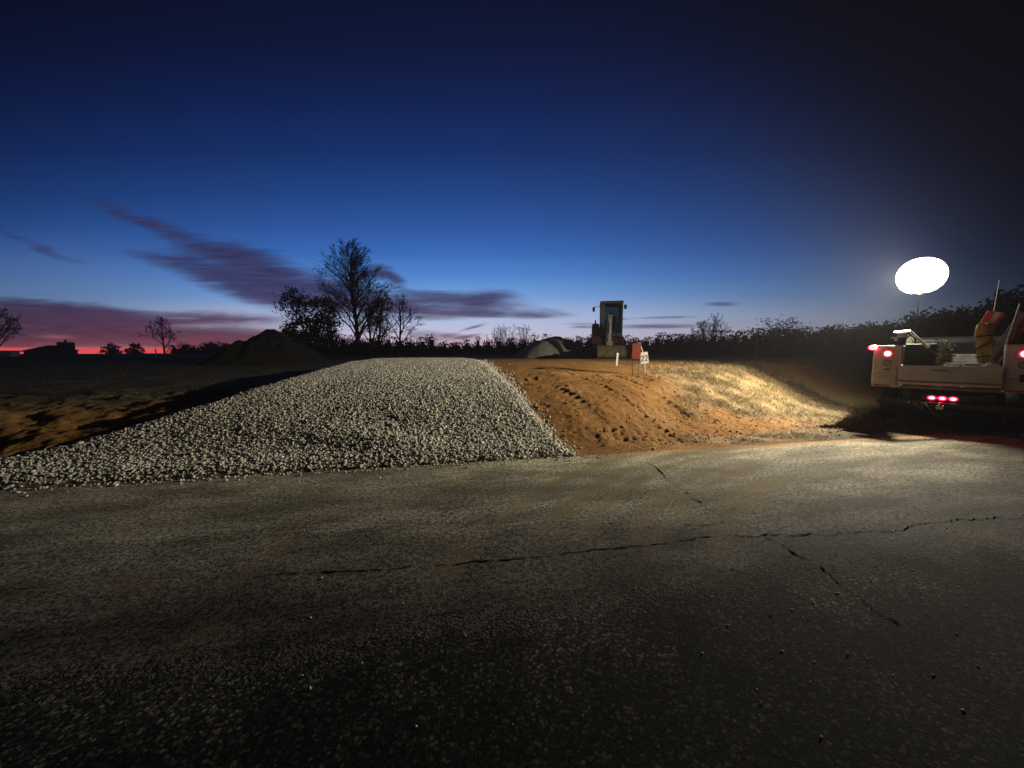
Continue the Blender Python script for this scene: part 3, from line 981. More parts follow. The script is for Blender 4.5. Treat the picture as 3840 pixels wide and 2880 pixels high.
# far wood along the horizon, one dark mass
def treeline():
    r = np.random.default_rng(77)
    segs = [(170, 262, 118, 348, 346), (262, 330, 62, 341, 343), (330, 430, 66, 339, 341), (430, 500, 75, 344, 342), (500, 590, 82, 341, 338),
            (590, 660, 80, 339, 339), (660, 740, 66, 337, 334), (740, 800, 58, 335, 331), (800, 870, 52, 331, 326), (870, 1100, 46, 329, 320)]
    pts = []
    hull = MB()
    for (a, b, Y0, t0, t1) in segs:
        steps = int((b - a) / F * Y0 / 0.55)
        prev = None
        for i in range(steps + 1):
            t = i / steps
            px = a + (b - a) * t
            Yd = Y0 + 3 * math.sin(px * 0.7) + 2 * math.sin(px * 0.23)
            wob = 2.6 * math.sin(px * 0.55) + 1.8 * math.sin(px * 1.31 + 1) + 1.2 * math.sin(px * 2.9 + 2)
            tp = t0 + (t1 - t0) * t + wob * 1.1 + 2.2 * max(0, math.sin(px * 0.19 + 0.6)) * math.sin(px * 0.83)
            b_ = at(px, tp, Yd)
            zg = hz(b_.x, Yd); hh = max(0.8, b_.z - zg)
            n = int(85 + 32 * hh)
            zz = zg + hh * r.random(n) ** 0.8
            wq = 0.55 + 0.35 * r.normal(size=n)
            pts.append(np.stack([b_.x + r.normal(0, 0.45, n), Yd + r.normal(0, 0.8, n) + 0 * wq, zz], -1))
            hull.box((b_.x, Yd + 1.2, zg + hh * 0.36), (0.9, 1.0, hh * 0.8), taper=(0.5, 0.5))
    pts = np.concatenate(pts)
    V, Fq = leaf_quads(pts, 0.165, r)
    hv = np.array([tuple(v) for v in hull.v]); hf = np.array(hull.f) + len(V)
    o = mesh_obj('treeline', np.concatenate([V, hv]), np.concatenate([Fq, hf]), M['leaf_dark'])
    tag(o, 'dark far wood and hedge along the horizon', 'wood', kind='stuff')
    print('treeline', len(pts))


treeline()

# ------------------------------------------------------------------ house on the left horizon
q = at(57, 352, 105)
hs = empty('house', (q.x, 105, 0.72), label='dark house with a broad roof and chimney on the red horizon', cat='house')
MB().span(-4.2, 1.2, -4, 4, 0, 1.3).build('wall', M['house_wall'], hs)
rf = MB().add([(-5.6, -4.6, 0.9), (1.4, -4.6, 1.25), (1.4, 4.6, 1.25), (-5.6, 4.6, 0.9), (-2.6, 0, 2.7), (0.4, 0, 2.7)], [(0, 1, 5, 4), (1, 2, 5), (2, 3, 4, 5), (3, 0, 4), (3, 2, 1, 0)]).build('roof', M['house_roof'], hs)
MB().span(1.6, 3.9, -1.2, 1.2, 0, 3.6).span(2.5, 2.9, -0.2, 0.2, 3.6, 4.3).build('chimney', M['house_wall'], rf)
q = at(8, 366, 42)
ub = empty('utility_box', (q.x, 42, hz(q.x, 42)), label='faint pale box standing in the dark field at the far left', cat='box')
MB().span(-1.0, 1.0, -0.4, 0.4, 0, 0.62).build('cabinet', M['pale_grey'], ub, bevel=0.03)
MB().span(-1.06, 1.06, -0.46, 0.46, 0.62, 0.70).build('lid', M['pale_grey'], ub, bevel=0.02)

# poles
def pole(name, px, top, bot, Y, r, m, label):
    a, b = at(px, bot, Y), at(px, top, Y)
    z = hz(a.x, Y)
    e = empty(name, (a.x, Y, z), label=label, cat='pole')
    hgt = b.z - z
    MB().tube([(0, 0, -0.2), (0, 0, hgt * 0.5), (0, 0, hgt)], [r, r * 0.96, r * 0.92], 10).build('shaft', m, e, smooth=True)
    MB().disc((0, 0, hgt + 0.02), r * 1.15, (0, 0, 1), 0.04, 10).build('cap', m, e)


pole('marker_pole', 756, 334, 357, 33, 0.055, M['pole_white'], 'thin white pole standing upright before the dark hedge, left of the truck')
pole('marker_pole', 156.5, 349, 361, 38, 0.05, M['arm_grey'], 'faint thin pole in the dark field below the lone bare tree')


# ------------------------------------------------------------------ lot sign, notice board, stakes
def text_mesh(name, txt, size, m, parent, loc, rot, ext=0.002, sx=1.0):
    cu = bpy.data.curves.new(name, 'FONT'); cu.body = txt; cu.size = size; cu.extrude = ext
    cu.align_x = 'CENTER'; cu.align_y = 'CENTER'; cu.offset = size * 0.016
    tmp = bpy.data.objects.new(name, cu); COL.objects.link(tmp)
    bpy.context.view_layer.update()
    me = bpy.data.meshes.new_from_object(tmp.evaluated_get(bpy.context.evaluated_depsgraph_get()))
    bpy.data.objects.remove(tmp)
    me.materials.clear(); me.materials.append(m)
    o = bpy.data.objects.new(name, me); COL.objects.link(o)
    o.parent = parent; o.location = loc; o.rotation_euler = rot; o.scale = (sx, 1, 1)
    return o


YS = 10.2
c = at(644.3, 357.9, YS)
gz0 = hz(c.x, YS)
sg_ = empty('lot_sign', (c.x - 0.05, YS, gz0), R(5), label='white plate with black number 22, tilted on a pale wooden stake', cat='sign')
pl = c - Vector((c.x - 0.05, YS, gz0))
w_, h_ = 0.228, 0.315
rotp = Matrix.Rotation(R(-8.5), 3, 'Y')
pb = MB()
prof = []
for cx, cz, a0 in ((w_ / 2 - .014, h_ / 2 - .014, 0), (-w_ / 2 + .014, h_ / 2 - .014, 90), (-w_ / 2 + .014, -h_ / 2 + .014, 180), (w_ / 2 - .014, -h_ / 2 + .014, 270)):
    for da in (0, 30, 60, 90):
        prof.append((cx + .014 * math.cos(R(a0 + da)), cz + .014 * math.sin(R(a0 + da))))
np_ = len(prof)
vs = [Vector((x, -0.004, z)) for x, z in prof] + [Vector((x, 0.004, z)) for x, z in prof]
pb.add(vs, [tuple(range(np_)), tuple(range(2 * np_ - 1, np_ - 1, -1))] + [((i + 1) % np_, i, np_ + i, np_ + (i + 1) % np_) for i in range(np_)])
plate = pb.build('plate', M['sign_white'], sg_)
plate.location = pl; plate.rotation_euler = (0, R(-8.5), 0)
for xx in (-0.053, 0.055):
    hw2, hh2, th = 0.036, 0.070, 0.021          # a bold figure 2: bowl, diagonal, foot
    arc = [(hw2 * math.cos(R(a_)), hh2 - 0.038 + 0.038 * math.sin(R(a_))) for a_ in range(170, -41, -15)]
    line = arc + [(-hw2, -hh2), (hw2, -hh2)]
    fb = MB(); L_ = [Vector((x_, 0, z_)) for x_, z_ in line]
    vs = []; fs = []
    for i, p_ in enumerate(L_):
        d0 = (L_[i] - L_[i - 1]).normalized() if i else (L_[1] - L_[0]).normalized()
        d1 = (L_[i + 1] - L_[i]).normalized() if i < len(L_) - 1 else d0
        n0, n1 = Vector((-d0.z, 0, d0.x)), Vector((-d1.z, 0, d1.x))
        nn = (n0 + n1); nn = nn.normalized() / max(0.45, nn.normalized().dot(n0)) * th / 2
        for yy_ in (-0.0065, -0.0042):
            vs += [p_ + nn + Vector((xx, yy_, -0.008)), p_ - nn + Vector((xx, yy_, -0.008))]
        if i:
            q_ = 4 * (i - 1)
            fs += [(q_, q_ + 1, q_ + 5, q_ + 4), (q_ + 2, q_ + 6, q_ + 7, q_ + 3), (q_, q_ + 4, q_ + 6, q_ + 2), (q_ + 1, q_ + 3, q_ + 7, q_ + 5)]
    fs += [(0, 2, 3, 1), (len(vs) - 4, len(vs) - 3, len(vs) - 1, len(vs) - 2)]
    fb.add(vs, fs).build('numeral', M['numeral'], plate)
top = at(640.3, 344.3, YS + 0.03) - Vector((c.x - 0.05, YS, gz0))
MB().tube([top, Vector((pl.x + 0.025, 0.03, pl.z)), Vector((pl.x + 0.05, 0.03, -0.1))], [0.016, 0.018, 0.018], 4).build('stake', M['lath'], sg_)

bc = at(636.0, 351.2, YS - 0.08)
gz1 = hz(bc.x, YS - 0.08)
nb = empty('notice_board', (bc.x, YS - 0.08, gz1), R(6), label='orange board with smudged dark writing on thin wire legs, left of the number sign', cat='board')
bz = bc.z - gz1
MB().box((0, 0, 0), (0.25, 0.07, 0.42), rot=Matrix.Rotation(R(1.5), 3, 'Y')).build('board', M['notice_orange'], nb, bevel=0.004, loc=(0, 0, bz))
MB().tube([(-0.085, 0.02, bz - 0.15), (-0.085, 0.02, 0.15), (-0.07, 0.0, -0.05)], 0.011, 6).build('leg', M['wire'], nb)
MB().tube([(0.085, 0.02, bz - 0.15), (0.085, 0.02, 0.15), (0.09, 0.0, -0.05)], 0.008, 6).build('leg', M['wire'], nb)

YK = 12.0
a, b = at(616.6, 361.5, YK), at(618.0, 353.8, YK)
zk = hz(a.x, YK)
st = empty('survey_stake', (a.x, YK, zk), label='short white wooden stake in front of the excavator bucket', cat='stake')
hk = b.z - zk
MB().box((0.012, 0, hk / 2 - 0.05), (0.060, 0.022, hk + 0.1), rot=Matrix.Rotation(R(4), 3, 'Y')).build('shaft', M['lath'], st)
MB().box((0.012 + 0.034 * hk * 1.0, 0, hk + 0.004), (0.064, 0.026, 0.03), rot=Matrix.Rotation(R(4), 3, 'Y')).build('cap', M['chalk_white'], st)

q = ground(554, 432, 0.27)
q.z = hz(q.x, q.y)
mk = empty('marker_stake', (q.x, q.y, q.z), label='small pale grey pointed marker at the right edge of the gravel', cat='marker')
MB().prism([(-0.01, -0.03), (0.01, -0.03), (0.01, 0.085), (-0.01, 0.085)], -0.022, 0.022).add(
    [(-0.022, -0.01, 0.085), (0.022, -0.01, 0.085), (0.022, 0.01, 0.085), (-0.022, 0.01, 0.085), (-0.010, 0, 0.15), (0.002, 0, 0.15)],
    [(0, 1, 5, 4), (1, 2, 5), (2, 3, 4, 5), (3, 0, 4)]).build('blade', M['lens_grey'], mk)
MB().tube([(0, 0.012, -0.05), (0, 0.012, 0.10)], 0.004, 6).build('pin', M['steel'], mk)

# ------------------------------------------------------------------ excavator
YE = 18.5
q = at(609.0, 352, YE)
zE = hz(q.x, YE)
ex = empty('excavator', (q.x, YE, zE), R(-12), label='small excavator with cream cab and red base facing the camera, bucket on the ground', cat='excavator')
# crawler tracks
for sx in (-1, 1):
    prof = []
    for cy, a0 in ((1.0, -90), (-1.0, 90)):
        for i in range(9):
            t = R(a0 + 180 * i / 8)
            prof.append((cy + 0.28 * math.cos(t), 0.29 + 0.28 * math.sin(t)))
    x0 = sx * 0.72
    lug = MB().prism(prof, x0 - 0.17, x0 + 0.17)
    for i in range(18):
        y = -1.15 + i * 0.135
        for zz in (0.005, 0.575):
            lug.box((x0, y, zz), (0.36, 0.05, 0.03))
    tr = lug.build('track', M['rubber'], ex)
    for y in (-1.0, -0.5, 0, 0.5, 1.0):
        MB().disc((x0 + sx * 0.175, y, 0.27), 0.2 if abs(y) > 0.9 else 0.11, (1, 0, 0), 0.03, 14).build('roller', M['excavator_dark'], tr)
MB().span(-0.5, 0.5, -0.8, 0.8, 0.25, 0.6).disc((0, 0, 0.63), 0.5, (0, 0, 1), 0.08, 24).build('undercarriage', M['excavator_dark'], ex)
MB().span(-0.88, 0.64, -0.85, 1.2, 0.67, 1.06).build('house_base', M['excavator_red'], ex, bevel=0.06)
# rounded engine hood left of the cab
prof = [(-0.70, 1.063), (1.25, 1.063), (1.32, 1.35), (1.22, 1.62), (1.0, 1.70), (-0.45, 1.70), (-0.62, 1.62), (-0.70, 1.45)]
hood = MB().prism(prof, -0.86, -0.50).build('hood', M['excavator_cream'], ex, bevel=0.11)
MB().tube([(-0.68, 0.7, 1.68), (-0.68, 0.7, 1.95)], 0.035, 10).build('exhaust', M['excavator_dark'], ex)
MB().prism([(1.18, 0.70), (1.5, 0.75), (1.5, 1.45), (1.28, 1.62)], -0.49, 0.60).build('counterweight', M['excavator_cream'], ex, bevel=0.06)
# cab: posts, roof, glass
xa, xb, ya, yb, za, zb = -0.47, 0.56, -0.80, 0.75, 1.065, 2.72
cabf = MB()
for x in (xa, xb - 0.09):
    cabf.span(x, x + 0.09, ya, ya + 0.1, za + 0.05, zb - 0.12)
    cabf.span(x, x + 0.09, yb - 0.1, yb, za + 0.05, zb - 0.12)
    cabf.span(x, x + 0.09, 0.0, 0.09, za + 0.05, zb - 0.12)
cabf.span(xa, xb, ya, yb, za, za + 0.05)
cabf.span(xa + 0.09, xb - 0.09, ya + 0.002, ya + 0.06, za + 0.05, za + 0.14)
cabf.span(xa + 0.09, xa + 0.18, ya + 0.002, ya + 0.06, za + 0.14, zb - 0.12)
for x in (xa + 0.003, xb - 0.053):
    cabf.span(x, x + 0.05, ya + 0.1, yb - 0.1, za + 0.05, za + 0.55)
cab_o = cabf.build('cab', M['excavator_cream'], ex, bevel=0.012)
MB().span(xa - 0.02, xb + 0.02, ya - 0.05, yb + 0.02, zb - 0.12, zb).build('roof', M['excavator_cream'], cab_o, bevel=0.035)
MB().span(xa + 0.18, xb - 0.09, ya + 0.02, ya + 0.028, za + 0.14, zb - 0.12).build('front_window', M['cab_glass'], cab_o)
MB().span(xa + 0.09, xb - 0.09, yb - 0.04, yb - 0.032, za + 0.62, zb - 0.12).build('rear_window', M['cab_glass'], cab_o)
MB().span(xa + 0.09, xb - 0.09, yb - 0.08, yb - 0.042, za + 0.05, za + 0.62).build('rear_panel', M['excavator_dark'], cab_o)
for x in (xa + 0.02, xb - 0.028):
    MB().span(x, x + 0.008, ya + 0.1, yb - 0.1, za + 0.56, zb - 0.12).build('side_window', M['cab_glass'], cab_o)
MB().span(-0.14, 0.34, 0.15, 0.5, za + 0.3, za + 0.55).span(-0.12, 0.32, 0.42, 0.56, za + 0.55, za + 1.08).span(-0.0, 0.2, 0.45, 0.55, za + 1.1, za + 1.28).build('seat', M['excavator_dark'], cab_o, bevel=0.06)
MB().span(-0.22, -0.12, -0.3, 0.2, za + 0.05, za + 0.75).build('console', M['excavator_dark'], cab_o, bevel=0.02)
MB().span(0.34, 0.44, -0.3, 0.2, za + 0.05, za + 0.72).build('console', M['excavator_dark'], cab_o, bevel=0.02)
# mirrors
MB().tube([(xa + 0.02, ya + 0.05, 2.46), (-0.78, ya - 0.1, 2.44)], 0.009, 6).build('mirror_arm', M['excavator_dark'], ex)
MB().box((-0.785, ya - 0.1, 2.33), (0.115, 0.05, 0.21)).build('mirror', M['excavator_dark'], ex, bevel=0.015)
MB().tube([(xb - 0.02, ya + 0.05, 2.44), (0.66, ya - 0.06, 2.42)], 0.009, 6).build('mirror_arm', M['excavator_dark'], ex)
MB().box((0.655, ya - 0.08, 2.42), (0.12, 0.05, 0.20)).build('mirror', M['excavator_dark'], ex, bevel=0.015)
# boom, arm, bucket
MB().prism([(-0.75, 0.75), (-1.0, 0.72), (-1.02, 1.05), (-0.78, 1.10)], -0.26, 0.1).build('swing_post', M['excavator_red'], ex, bevel=0.03)
MB().prism([(-0.85, 0.86), (-1.05, 0.90), (-1.45, 1.55), (-1.75, 1.93), (-1.66, 2.02), (-1.40, 1.88), (-1.05, 1.42), (-0.86, 1.06)], -0.20, 0.04).build('boom', M['arm_grey'], ex, bevel=0.02)
MB().tube([(-0.08, -1.06, 0.98), (-0.08, -1.36, 1.40)], 0.06, 10).tube([(-0.08, -1.36, 1.40), (-0.08, -1.52, 1.66)], 0.03, 10).build('boom_cylinder', M['steel'], ex)
MB().prism([(-1.62, 1.90), (-1.80, 1.98), (-1.98, 1.50), (-2.05, 0.72), (-1.93, 0.70), (-1.76, 1.40)], -0.17, -0.01).build('arm', M['arm_grey'], ex, bevel=0.015)
MB().tube([(-0.09, -2.02, 1.75), (-0.09, -2.10, 1.15)], 0.045, 10).tube([(-0.09, -2.10, 1.15), (-0.09, -2.13, 0.80)], 0.022, 10).build('bucket_cylinder', M['steel'], ex)
MB().tube([(-0.22, -2.02, 0.72), (0.06, -2.02, 0.72)], 0.07, 10).span(-0.2, 0.04, -2.12, -1.9, 0.60, 0.68).build('bucket_link', M['arm_grey'], ex)
prof = [(-1.70, 0.03), (-2.25, 0.0), (-2.42, 0.16), (-2.42, 0.40), (-2.28, 0.58), (-2.0, 0.64), (-1.86, 0.58), (-1.88, 0.52), (-2.02, 0.56), (-2.22, 0.50), (-2.35, 0.36), (-2.35, 0.19), (-2.22, 0.06), (-1.70, 0.06)]
bk = MB().prism(prof, -0.58, 0.60)
for x in (-0.60, 0.60):
    bk.prism([(-1.70, 0.02), (-2.27, -0.01), (-2.44, 0.15), (-2.44, 0.41), (-2.29, 0.60), (-2.0, 0.66), (-1.84, 0.6)], x, x + 0.02)
bko = bk.build('bucket', M['bucket_steel'], ex)
MB().span(-0.585, 0.605, -2.45, -2.425, 0.36, 0.40).span(-0.585, 0.605, -2.45, -2.425, 0.10, 0.13).build('wear_strip', M['bucket_steel'], bko)

# ------------------------------------------------------------------ utility truck
TX, TY, TA = 8.0, 8.2, math.atan2(-0.774, 0.633)
tk = empty('utility_truck', (TX, TY, 0.0), TA, label='white utility truck with open service bed and lit red tail lights, seen from behind', cat='truck')
BW = 2.18
BL = 2.75
wp = M['white_paint']


def tp(x, y, z):
    """truck coordinates to world"""
    a = Matrix.Rotation(TA, 3, 'Z')
    return a @ Vector((x, y, z)) + Vector((TX, TY, 0))


# side compartments
for x0, x1, sd in ((0, 0.43, -1), (BW - 0.43, BW, 1)):
    b = MB()
    b.span(x0, x1, 0.0, BL, 1.06, 1.69)
    b.span(x0, x1, 0.0, 0.62, 0.80, 1.057)
    b.span(x0, x1, 1.62, BL, 0.80, 1.057)
    comp = b.build('side_compartment', wp, tk, bevel=0.015)
    xo = x0 - 0.008 if sd < 0 else x1 + 0.008
    for (ya_, yb_, za_, zb_) in ((0.06, 0.58, 0.86, 1.62), (0.66, 1.58, 1.14, 1.62), (1.66, 2.68, 0.86, 1.62)):
        d = MB().span(xo - 0.008, xo + 0.008, ya_, yb_, za_, zb_).build('compartment_door', wp, comp, bevel=0.006)
        MB().span(xo - 0.02, xo + 0.02, (ya_ + yb_) / 2 - 0.06, (ya_ + yb_) / 2 + 0.06, za_ + 0.1, za_ + 0.17).build('latch', M['steel'], comp)
    xc = (x0 + x1) / 2
    MB().span(x0 + 0.01, x1 - 0.01, 0.03, BL - 0.03, 1.692, 1.702).build('top_lid', M['grey_metal'], comp)
    # lamps on the rear face
    for zc, lit in ((1.515, True), (1.315, False)):
        lm = MB().disc((xc, -0.012, zc), 0.052, (0, 1, 0), 0.024, 22).build('tail_light', M['red_tail'] if lit else M['lens_grey'], tk)
        tag(lm, 'lit red tail light' if lit else 'unlit reversing light')
        MB().ring((xc, -0.006, zc), 0.053, 0.070, (0, 1, 0), 0.022).build('bezel', M['red_halo'] if lit else M['ring_grey'], lm)  # bezel of a lit lamp glows red as painted bloom
    mkx = x0 - 0.015 if sd < 0 else x1 + 0.015
    mo = MB().box((mkx, 0.02, 1.645), (0.125, 0.12, 0.075)).build('marker_light', M['red_marker'], tk, bevel=0.015)
    MB().ball((mkx, 0.055, 1.645), (0.105, 0.10, 0.062), 16, 10).build('red_halo', M['red_halo'], mo)  # added glowing shell, the marker's red bloom made into a shape
    MB().span(x0 + 0.02, x1 - 0.14, -0.006, -0.001, 0.815, 0.845).build('reflector', M['red_reflector'], tk)
# licence plate on the left, dark plate on the right, small badge
pt = MB().span(0.085, 0.395, -0.010, -0.003, 0.955, 1.11).build('licence_plate', M['plate_grey'], tk, bevel=0.003)
pmb = MB()
for i in range(7):
    xx = 0.115 + i * 0.038
    pmb.span(xx, xx + 0.007, -0.0125, -0.0102, 0.985, 1.065)
    pmb.span(xx + 0.0075, xx + 0.022, -0.0125, -0.0102, 0.985 + 0.07 * (i % 2), 0.996 + 0.07 * (i % 2))
pmb.build('plate_lettering', M['lens_grey'], pt)
MB().span(0.16, 0.19, -0.008, -0.001, 1.155, 1.195).span(0.20, 0.27, -0.008, -0.001, 1.15, 1.175).span(0.21, 0.26, -0.008, -0.001, 1.18, 1.20).build('badge', M['mark_dark'], tk)
MB().span(1.93, 2.14, -0.012, -0.002, 1.00, 1.14).build('dark_plate', M['black_plastic'], tk, bevel=0.004)
# bed floor, front wall, tailgate
MB().span(0.432, BW - 0.432, 0.06, BL, 0.78, 0.84).build('bed_floor', M['grey_metal'], tk)
MB().span(0.432, BW - 0.432, BL - 0.06, BL - 0.001, 0.842, 1.50).build('bed_front_wall', M['pale_grey'], tk, bevel=0.01)
tg = MB()
tg.span(0.40, 1.745, -0.05, -0.004, 0.955, 1.275)
tg.span(0.405, 1.740, -0.040, -0.004, 0.930, 0.954)
tg.span(0.40, 1.745, -0.055, -0.004, 0.875, 0.929)
tgo = tg.build('tailgate', wp, tk, bevel=0.008)
MB().span(0.40, 1.745, -0.062, -0.0505, 0.938, 0.949).build('groove', M['mark_dark'], tgo)
hb = MB().span(0.86, 1.09, -0.054, -0.0503, 1.165, 1.178)
for i in range(9):
    hb.span(0.87 + i * 0.024, 0.883 + i * 0.024, -0.056, -0.0505, 1.180, 1.192 + 0.003 * (i % 3))
hb.build('handle', M['mark_dark'], tgo)
for x in (0.37, 1.748):
    MB().span(x + 0.002, x + 0.026, -0.04, -0.003, 0.85, 1.24).build('tailgate_post', M['grey_metal'], tk)
MB().span(0.30, 0.44, -0.03, -0.004, 0.80, 0.86).build('corner_bracket', wp, tk, bevel=0.004)
# bumper, lights below the bed, hitch
MB().span(0.12, BW - 0.12, -0.16, 0.10, 0.44, 0.54).build('bumper', M['black_paint'], tk, bevel=0.015)
MB().span(0.12, BW - 0.12, -0.166, -0.161, 0.533, 0.539).build('bumper_trim', M['ring_grey'], tk)
MB().span(0.75, 1.40, -0.03, 0.03, 0.57, 0.68).build('light_bar', M['black_paint'], tk, bevel=0.006)
for x in (0.905, 1.045, 1.187):
    idl = MB().ball((x, -0.052, 0.622), (0.042, 0.022, 0.027), 14, 8).build('marker_light', M['red_marker'], tk)
    MB().ball((x, -0.036, 0.622), (0.068, 0.020, 0.050), 16, 10).build('red_halo', M['red_halo'], idl)  # added shell behind the lamp, its red bloom given a shape
MB().span(0.98, 1.08, -0.34, -0.165, 0.42, 0.50).disc((1.03, -0.30, 0.52), 0.03, (0, 0, 1), 0.08, 14).build('hitch', M['steel'], tk, bevel=0.006)
ch = MB()
ch.tube([(0.70, -0.17, 0.50), (0.72, -0.22, 0.44), (0.78, -0.23, 0.40), (0.80, -0.2, 0.46)], 0.012, 8)
ch.tube([(0.78, -0.17, 0.52), (0.84, -0.24, 0.53), (0.87, -0.25, 0.45), (0.91, -0.22, 0.39), (0.93, -0.2, 0.42)], 0.012, 8)
ch.build('safety_chain', M['steel'], tk)
MB().ball((0.60, -0.172, 0.515), (0.014, 0.01, 0.014), 10, 6).build('plug', M['chalk_white'], tk)
MB().tube([(0.92, -0.17, 0.40), (0.96, -0.2, 0.30), (1.08, -0.2, 0.27), (1.15, -0.18, 0.33)], 0.010, 8).build('trailer_cable', M['red_reflector'], tk)
# chassis, wheels, cab
MB().span(0.5, 0.6, 0.05, 6.0, 0.55, 0.75).span(BW - 0.6, BW - 0.5, 0.05, 6.0, 0.55, 0.75).build('frame_rail', M['black_paint'], tk)
for y in (1.12, 4.95):
    MB().tube([(0.3, y, 0.39), (BW - 0.3, y, 0.39)], 0.06, 10).build('axle', M['black_paint'], tk)
    for x, sd in ((0.20, -1), (BW - 0.20, 1)):
        tyre = []
        wh = MB().ring((x, y, 0.39), 0.225, 0.39, (1, 0, 0), 0.24, 28).build('wheel', M['rubber'], tk, bevel=0.03)
        MB().disc((x, y, 0.39), 0.224, (1, 0, 0), 0.16, 22).disc((x + sd * 0.10, y, 0.39), 0.08, (1, 0, 0), 0.05, 14).build('rim', M['steel'], wh)
cp_ = [(2.86, 0.60), (6.25, 0.60), (6.25, 1.02), (6.12, 1.16), (4.98, 1.24), (4.42, 1.86), (4.25, 1.93), (3.05, 1.93), (2.90, 1.84), (2.86, 1.25)]
cab2 = MB().prism(cp_, 0.16, BW - 0.16).build('cab', M['black_paint'], tk, bevel=0.05)
MB().span(0.34, BW - 0.34, 2.845, 2.858, 1.33, 1.76).build('rear_window', M['dark_glass'], cab2)
for x in (0.155, BW - 0.155):
    MB().prism([(3.05, 1.32), (4.78, 1.32), (4.38, 1.76), (3.10, 1.78)], x - 0.004, x + 0.004).build('side_window', M['dark_glass'], cab2)
    MB().span(x - 0.012, x + 0.012, 3.6, 3.75, 1.18, 1.21).build('door_handle', M['steel'], cab2)
MB().add([(0.3, 4.935, 1.30), (BW - 0.3, 4.935, 1.30), (BW - 0.38, 4.50, 1.80), (0.38, 4.50, 1.80)], [(0, 1, 2, 3)]).build('windscreen', M['dark_glass'], cab2)
for x in (0.36, BW - 0.36):
    MB().span(x - 0.14, x + 0.14, 6.252, 6.28, 0.86, 1.02).build('headlight', M['lens_grey'], cab2, bevel=0.01)
MB().span(0.7, BW - 0.7, 6.252, 6.27, 0.72, 1.05).build('grille', M['black_plastic'], cab2)
for x, s_ in ((0.10, -1), (BW - 0.10, 1)):
    MB().span(x - 0.09, x + 0.09, 4.5, 4.56, 1.32, 1.55).build('wing_mirror', M['black_plastic'], cab2, bevel=0.02)
MB().span(0.14, BW - 0.14, 6.20, 6.42, 0.42, 0.62).build('front_bumper', M['steel'], tk, bevel=0.03)
# whip antenna
MB().tube([(1.62, 2.80, 1.5), (1.62, 2.80, 2.2), (1.66, 2.80, 3.2)], [0.012, 0.009, 0.005], 6).build('antenna', M['ring_grey'], tk)

# ------------------------------------------------------------------ load in the bed (things of their own, resting in the truck)
def on_truck(name, x, y, z, label, cat, rz=0.0):
    p = tp(x, y, z)
    return empty(name, p, TA + rz, label, cat)


# white stand with a flat top plate and a long diagonal strut
ts = on_truck('tool_stand', 0.385, 0.22, 1.703, 'white stand with a flat top plate on a dark post, slanting rod at its side', 'stand')
top_pl = MB().add([(-0.13, -0.09, 0.265), (0.12, -0.09, 0.285), (0.12, 0.09, 0.325), (-0.13, 0.09, 0.305), (-0.06, -0.05, 0.235), (0.05, -0.05, 0.23), (0.05, 0.05, 0.23), (-0.06, 0.05, 0.235)],
                  [(0, 1, 2, 3), (4, 7, 6, 5), (0, 4, 5, 1), (1, 5, 6, 2), (2, 6, 7, 3), (3, 7, 4, 0)]).build('top_plate', M['chalk_white'], ts, bevel=0.008)
MB().span(-0.03, 0.07, -0.03, 0.05, 0.0, 0.245).build('post', M['black_paint'], ts, bevel=0.006)
MB().span(-0.06, 0.10, -0.05, 0.07, 0.16, 0.22).build('clamp', M['pale_grey'], ts, bevel=0.01)
rod = MB()
A_, B_ = Vector((0.12, 0.0, 0.28)), Vector((0.56, 0.06, -0.26))
rod.tube([A_, A_.lerp(B_, 0.14)], 0.026, 10).tube([A_.lerp(B_, 0.15), A_.lerp(B_, 0.58)], 0.024, 10).tube([A_.lerp(B_, 0.585), A_.lerp(B_, 0.64)], 0.03, 10)
rod.build('rod', M['chalk_white'], ts, smooth=False)
MB().tube([A_.lerp(B_, 0.64), B_], 0.017, 10).disc(A_.lerp(B_, 0.72), 0.026, B_ - A_, 0.05, 10).build('lower_rod', M['grey_metal'], ts)
MB().box((-0.12, 0.03, 0.16), (0.09, 0.03, 0.02)).box((-0.09, 0.03, 0.11), (0.05, 0.03, 0.03)).build('bracket', M['pale_grey'], ts)
jg = on_truck('water_jug', 0.50, 0.52, 1.722, 'round pale green jug beside the white stand in the truck bed', 'jug')
MB().tube([(0, 0, 0), (0, 0, 0.015), (0, 0, 0.08), (0, 0, 0.12), (0, 0, 0.14)], [0.05, 0.06, 0.06, 0.035, 0.02], 16).build('body', mat('jug_green', (0.45, 0.50, 0.36), 0.5), jg, smooth=True)
MB().disc((0, 0, 0.15), 0.022, (0, 0, 1), 0.02, 14).build('cap', M['chalk_white'], jg)
rk = on_truck('tool_chest', 0.57, 0.62, 0.842, 'dark tall tool chest behind the tailgate at the left of the bed', 'chest')
MB().span(-0.125, 0.33, -0.3, 0.30, 0, 0.83).build('body', M['black_plastic'], rk, bevel=0.015)
MB().span(-0.13, 0.335, -0.31, 0.31, 0.832, 0.88).build('lid', M['black_plastic'], rk, bevel=0.012)
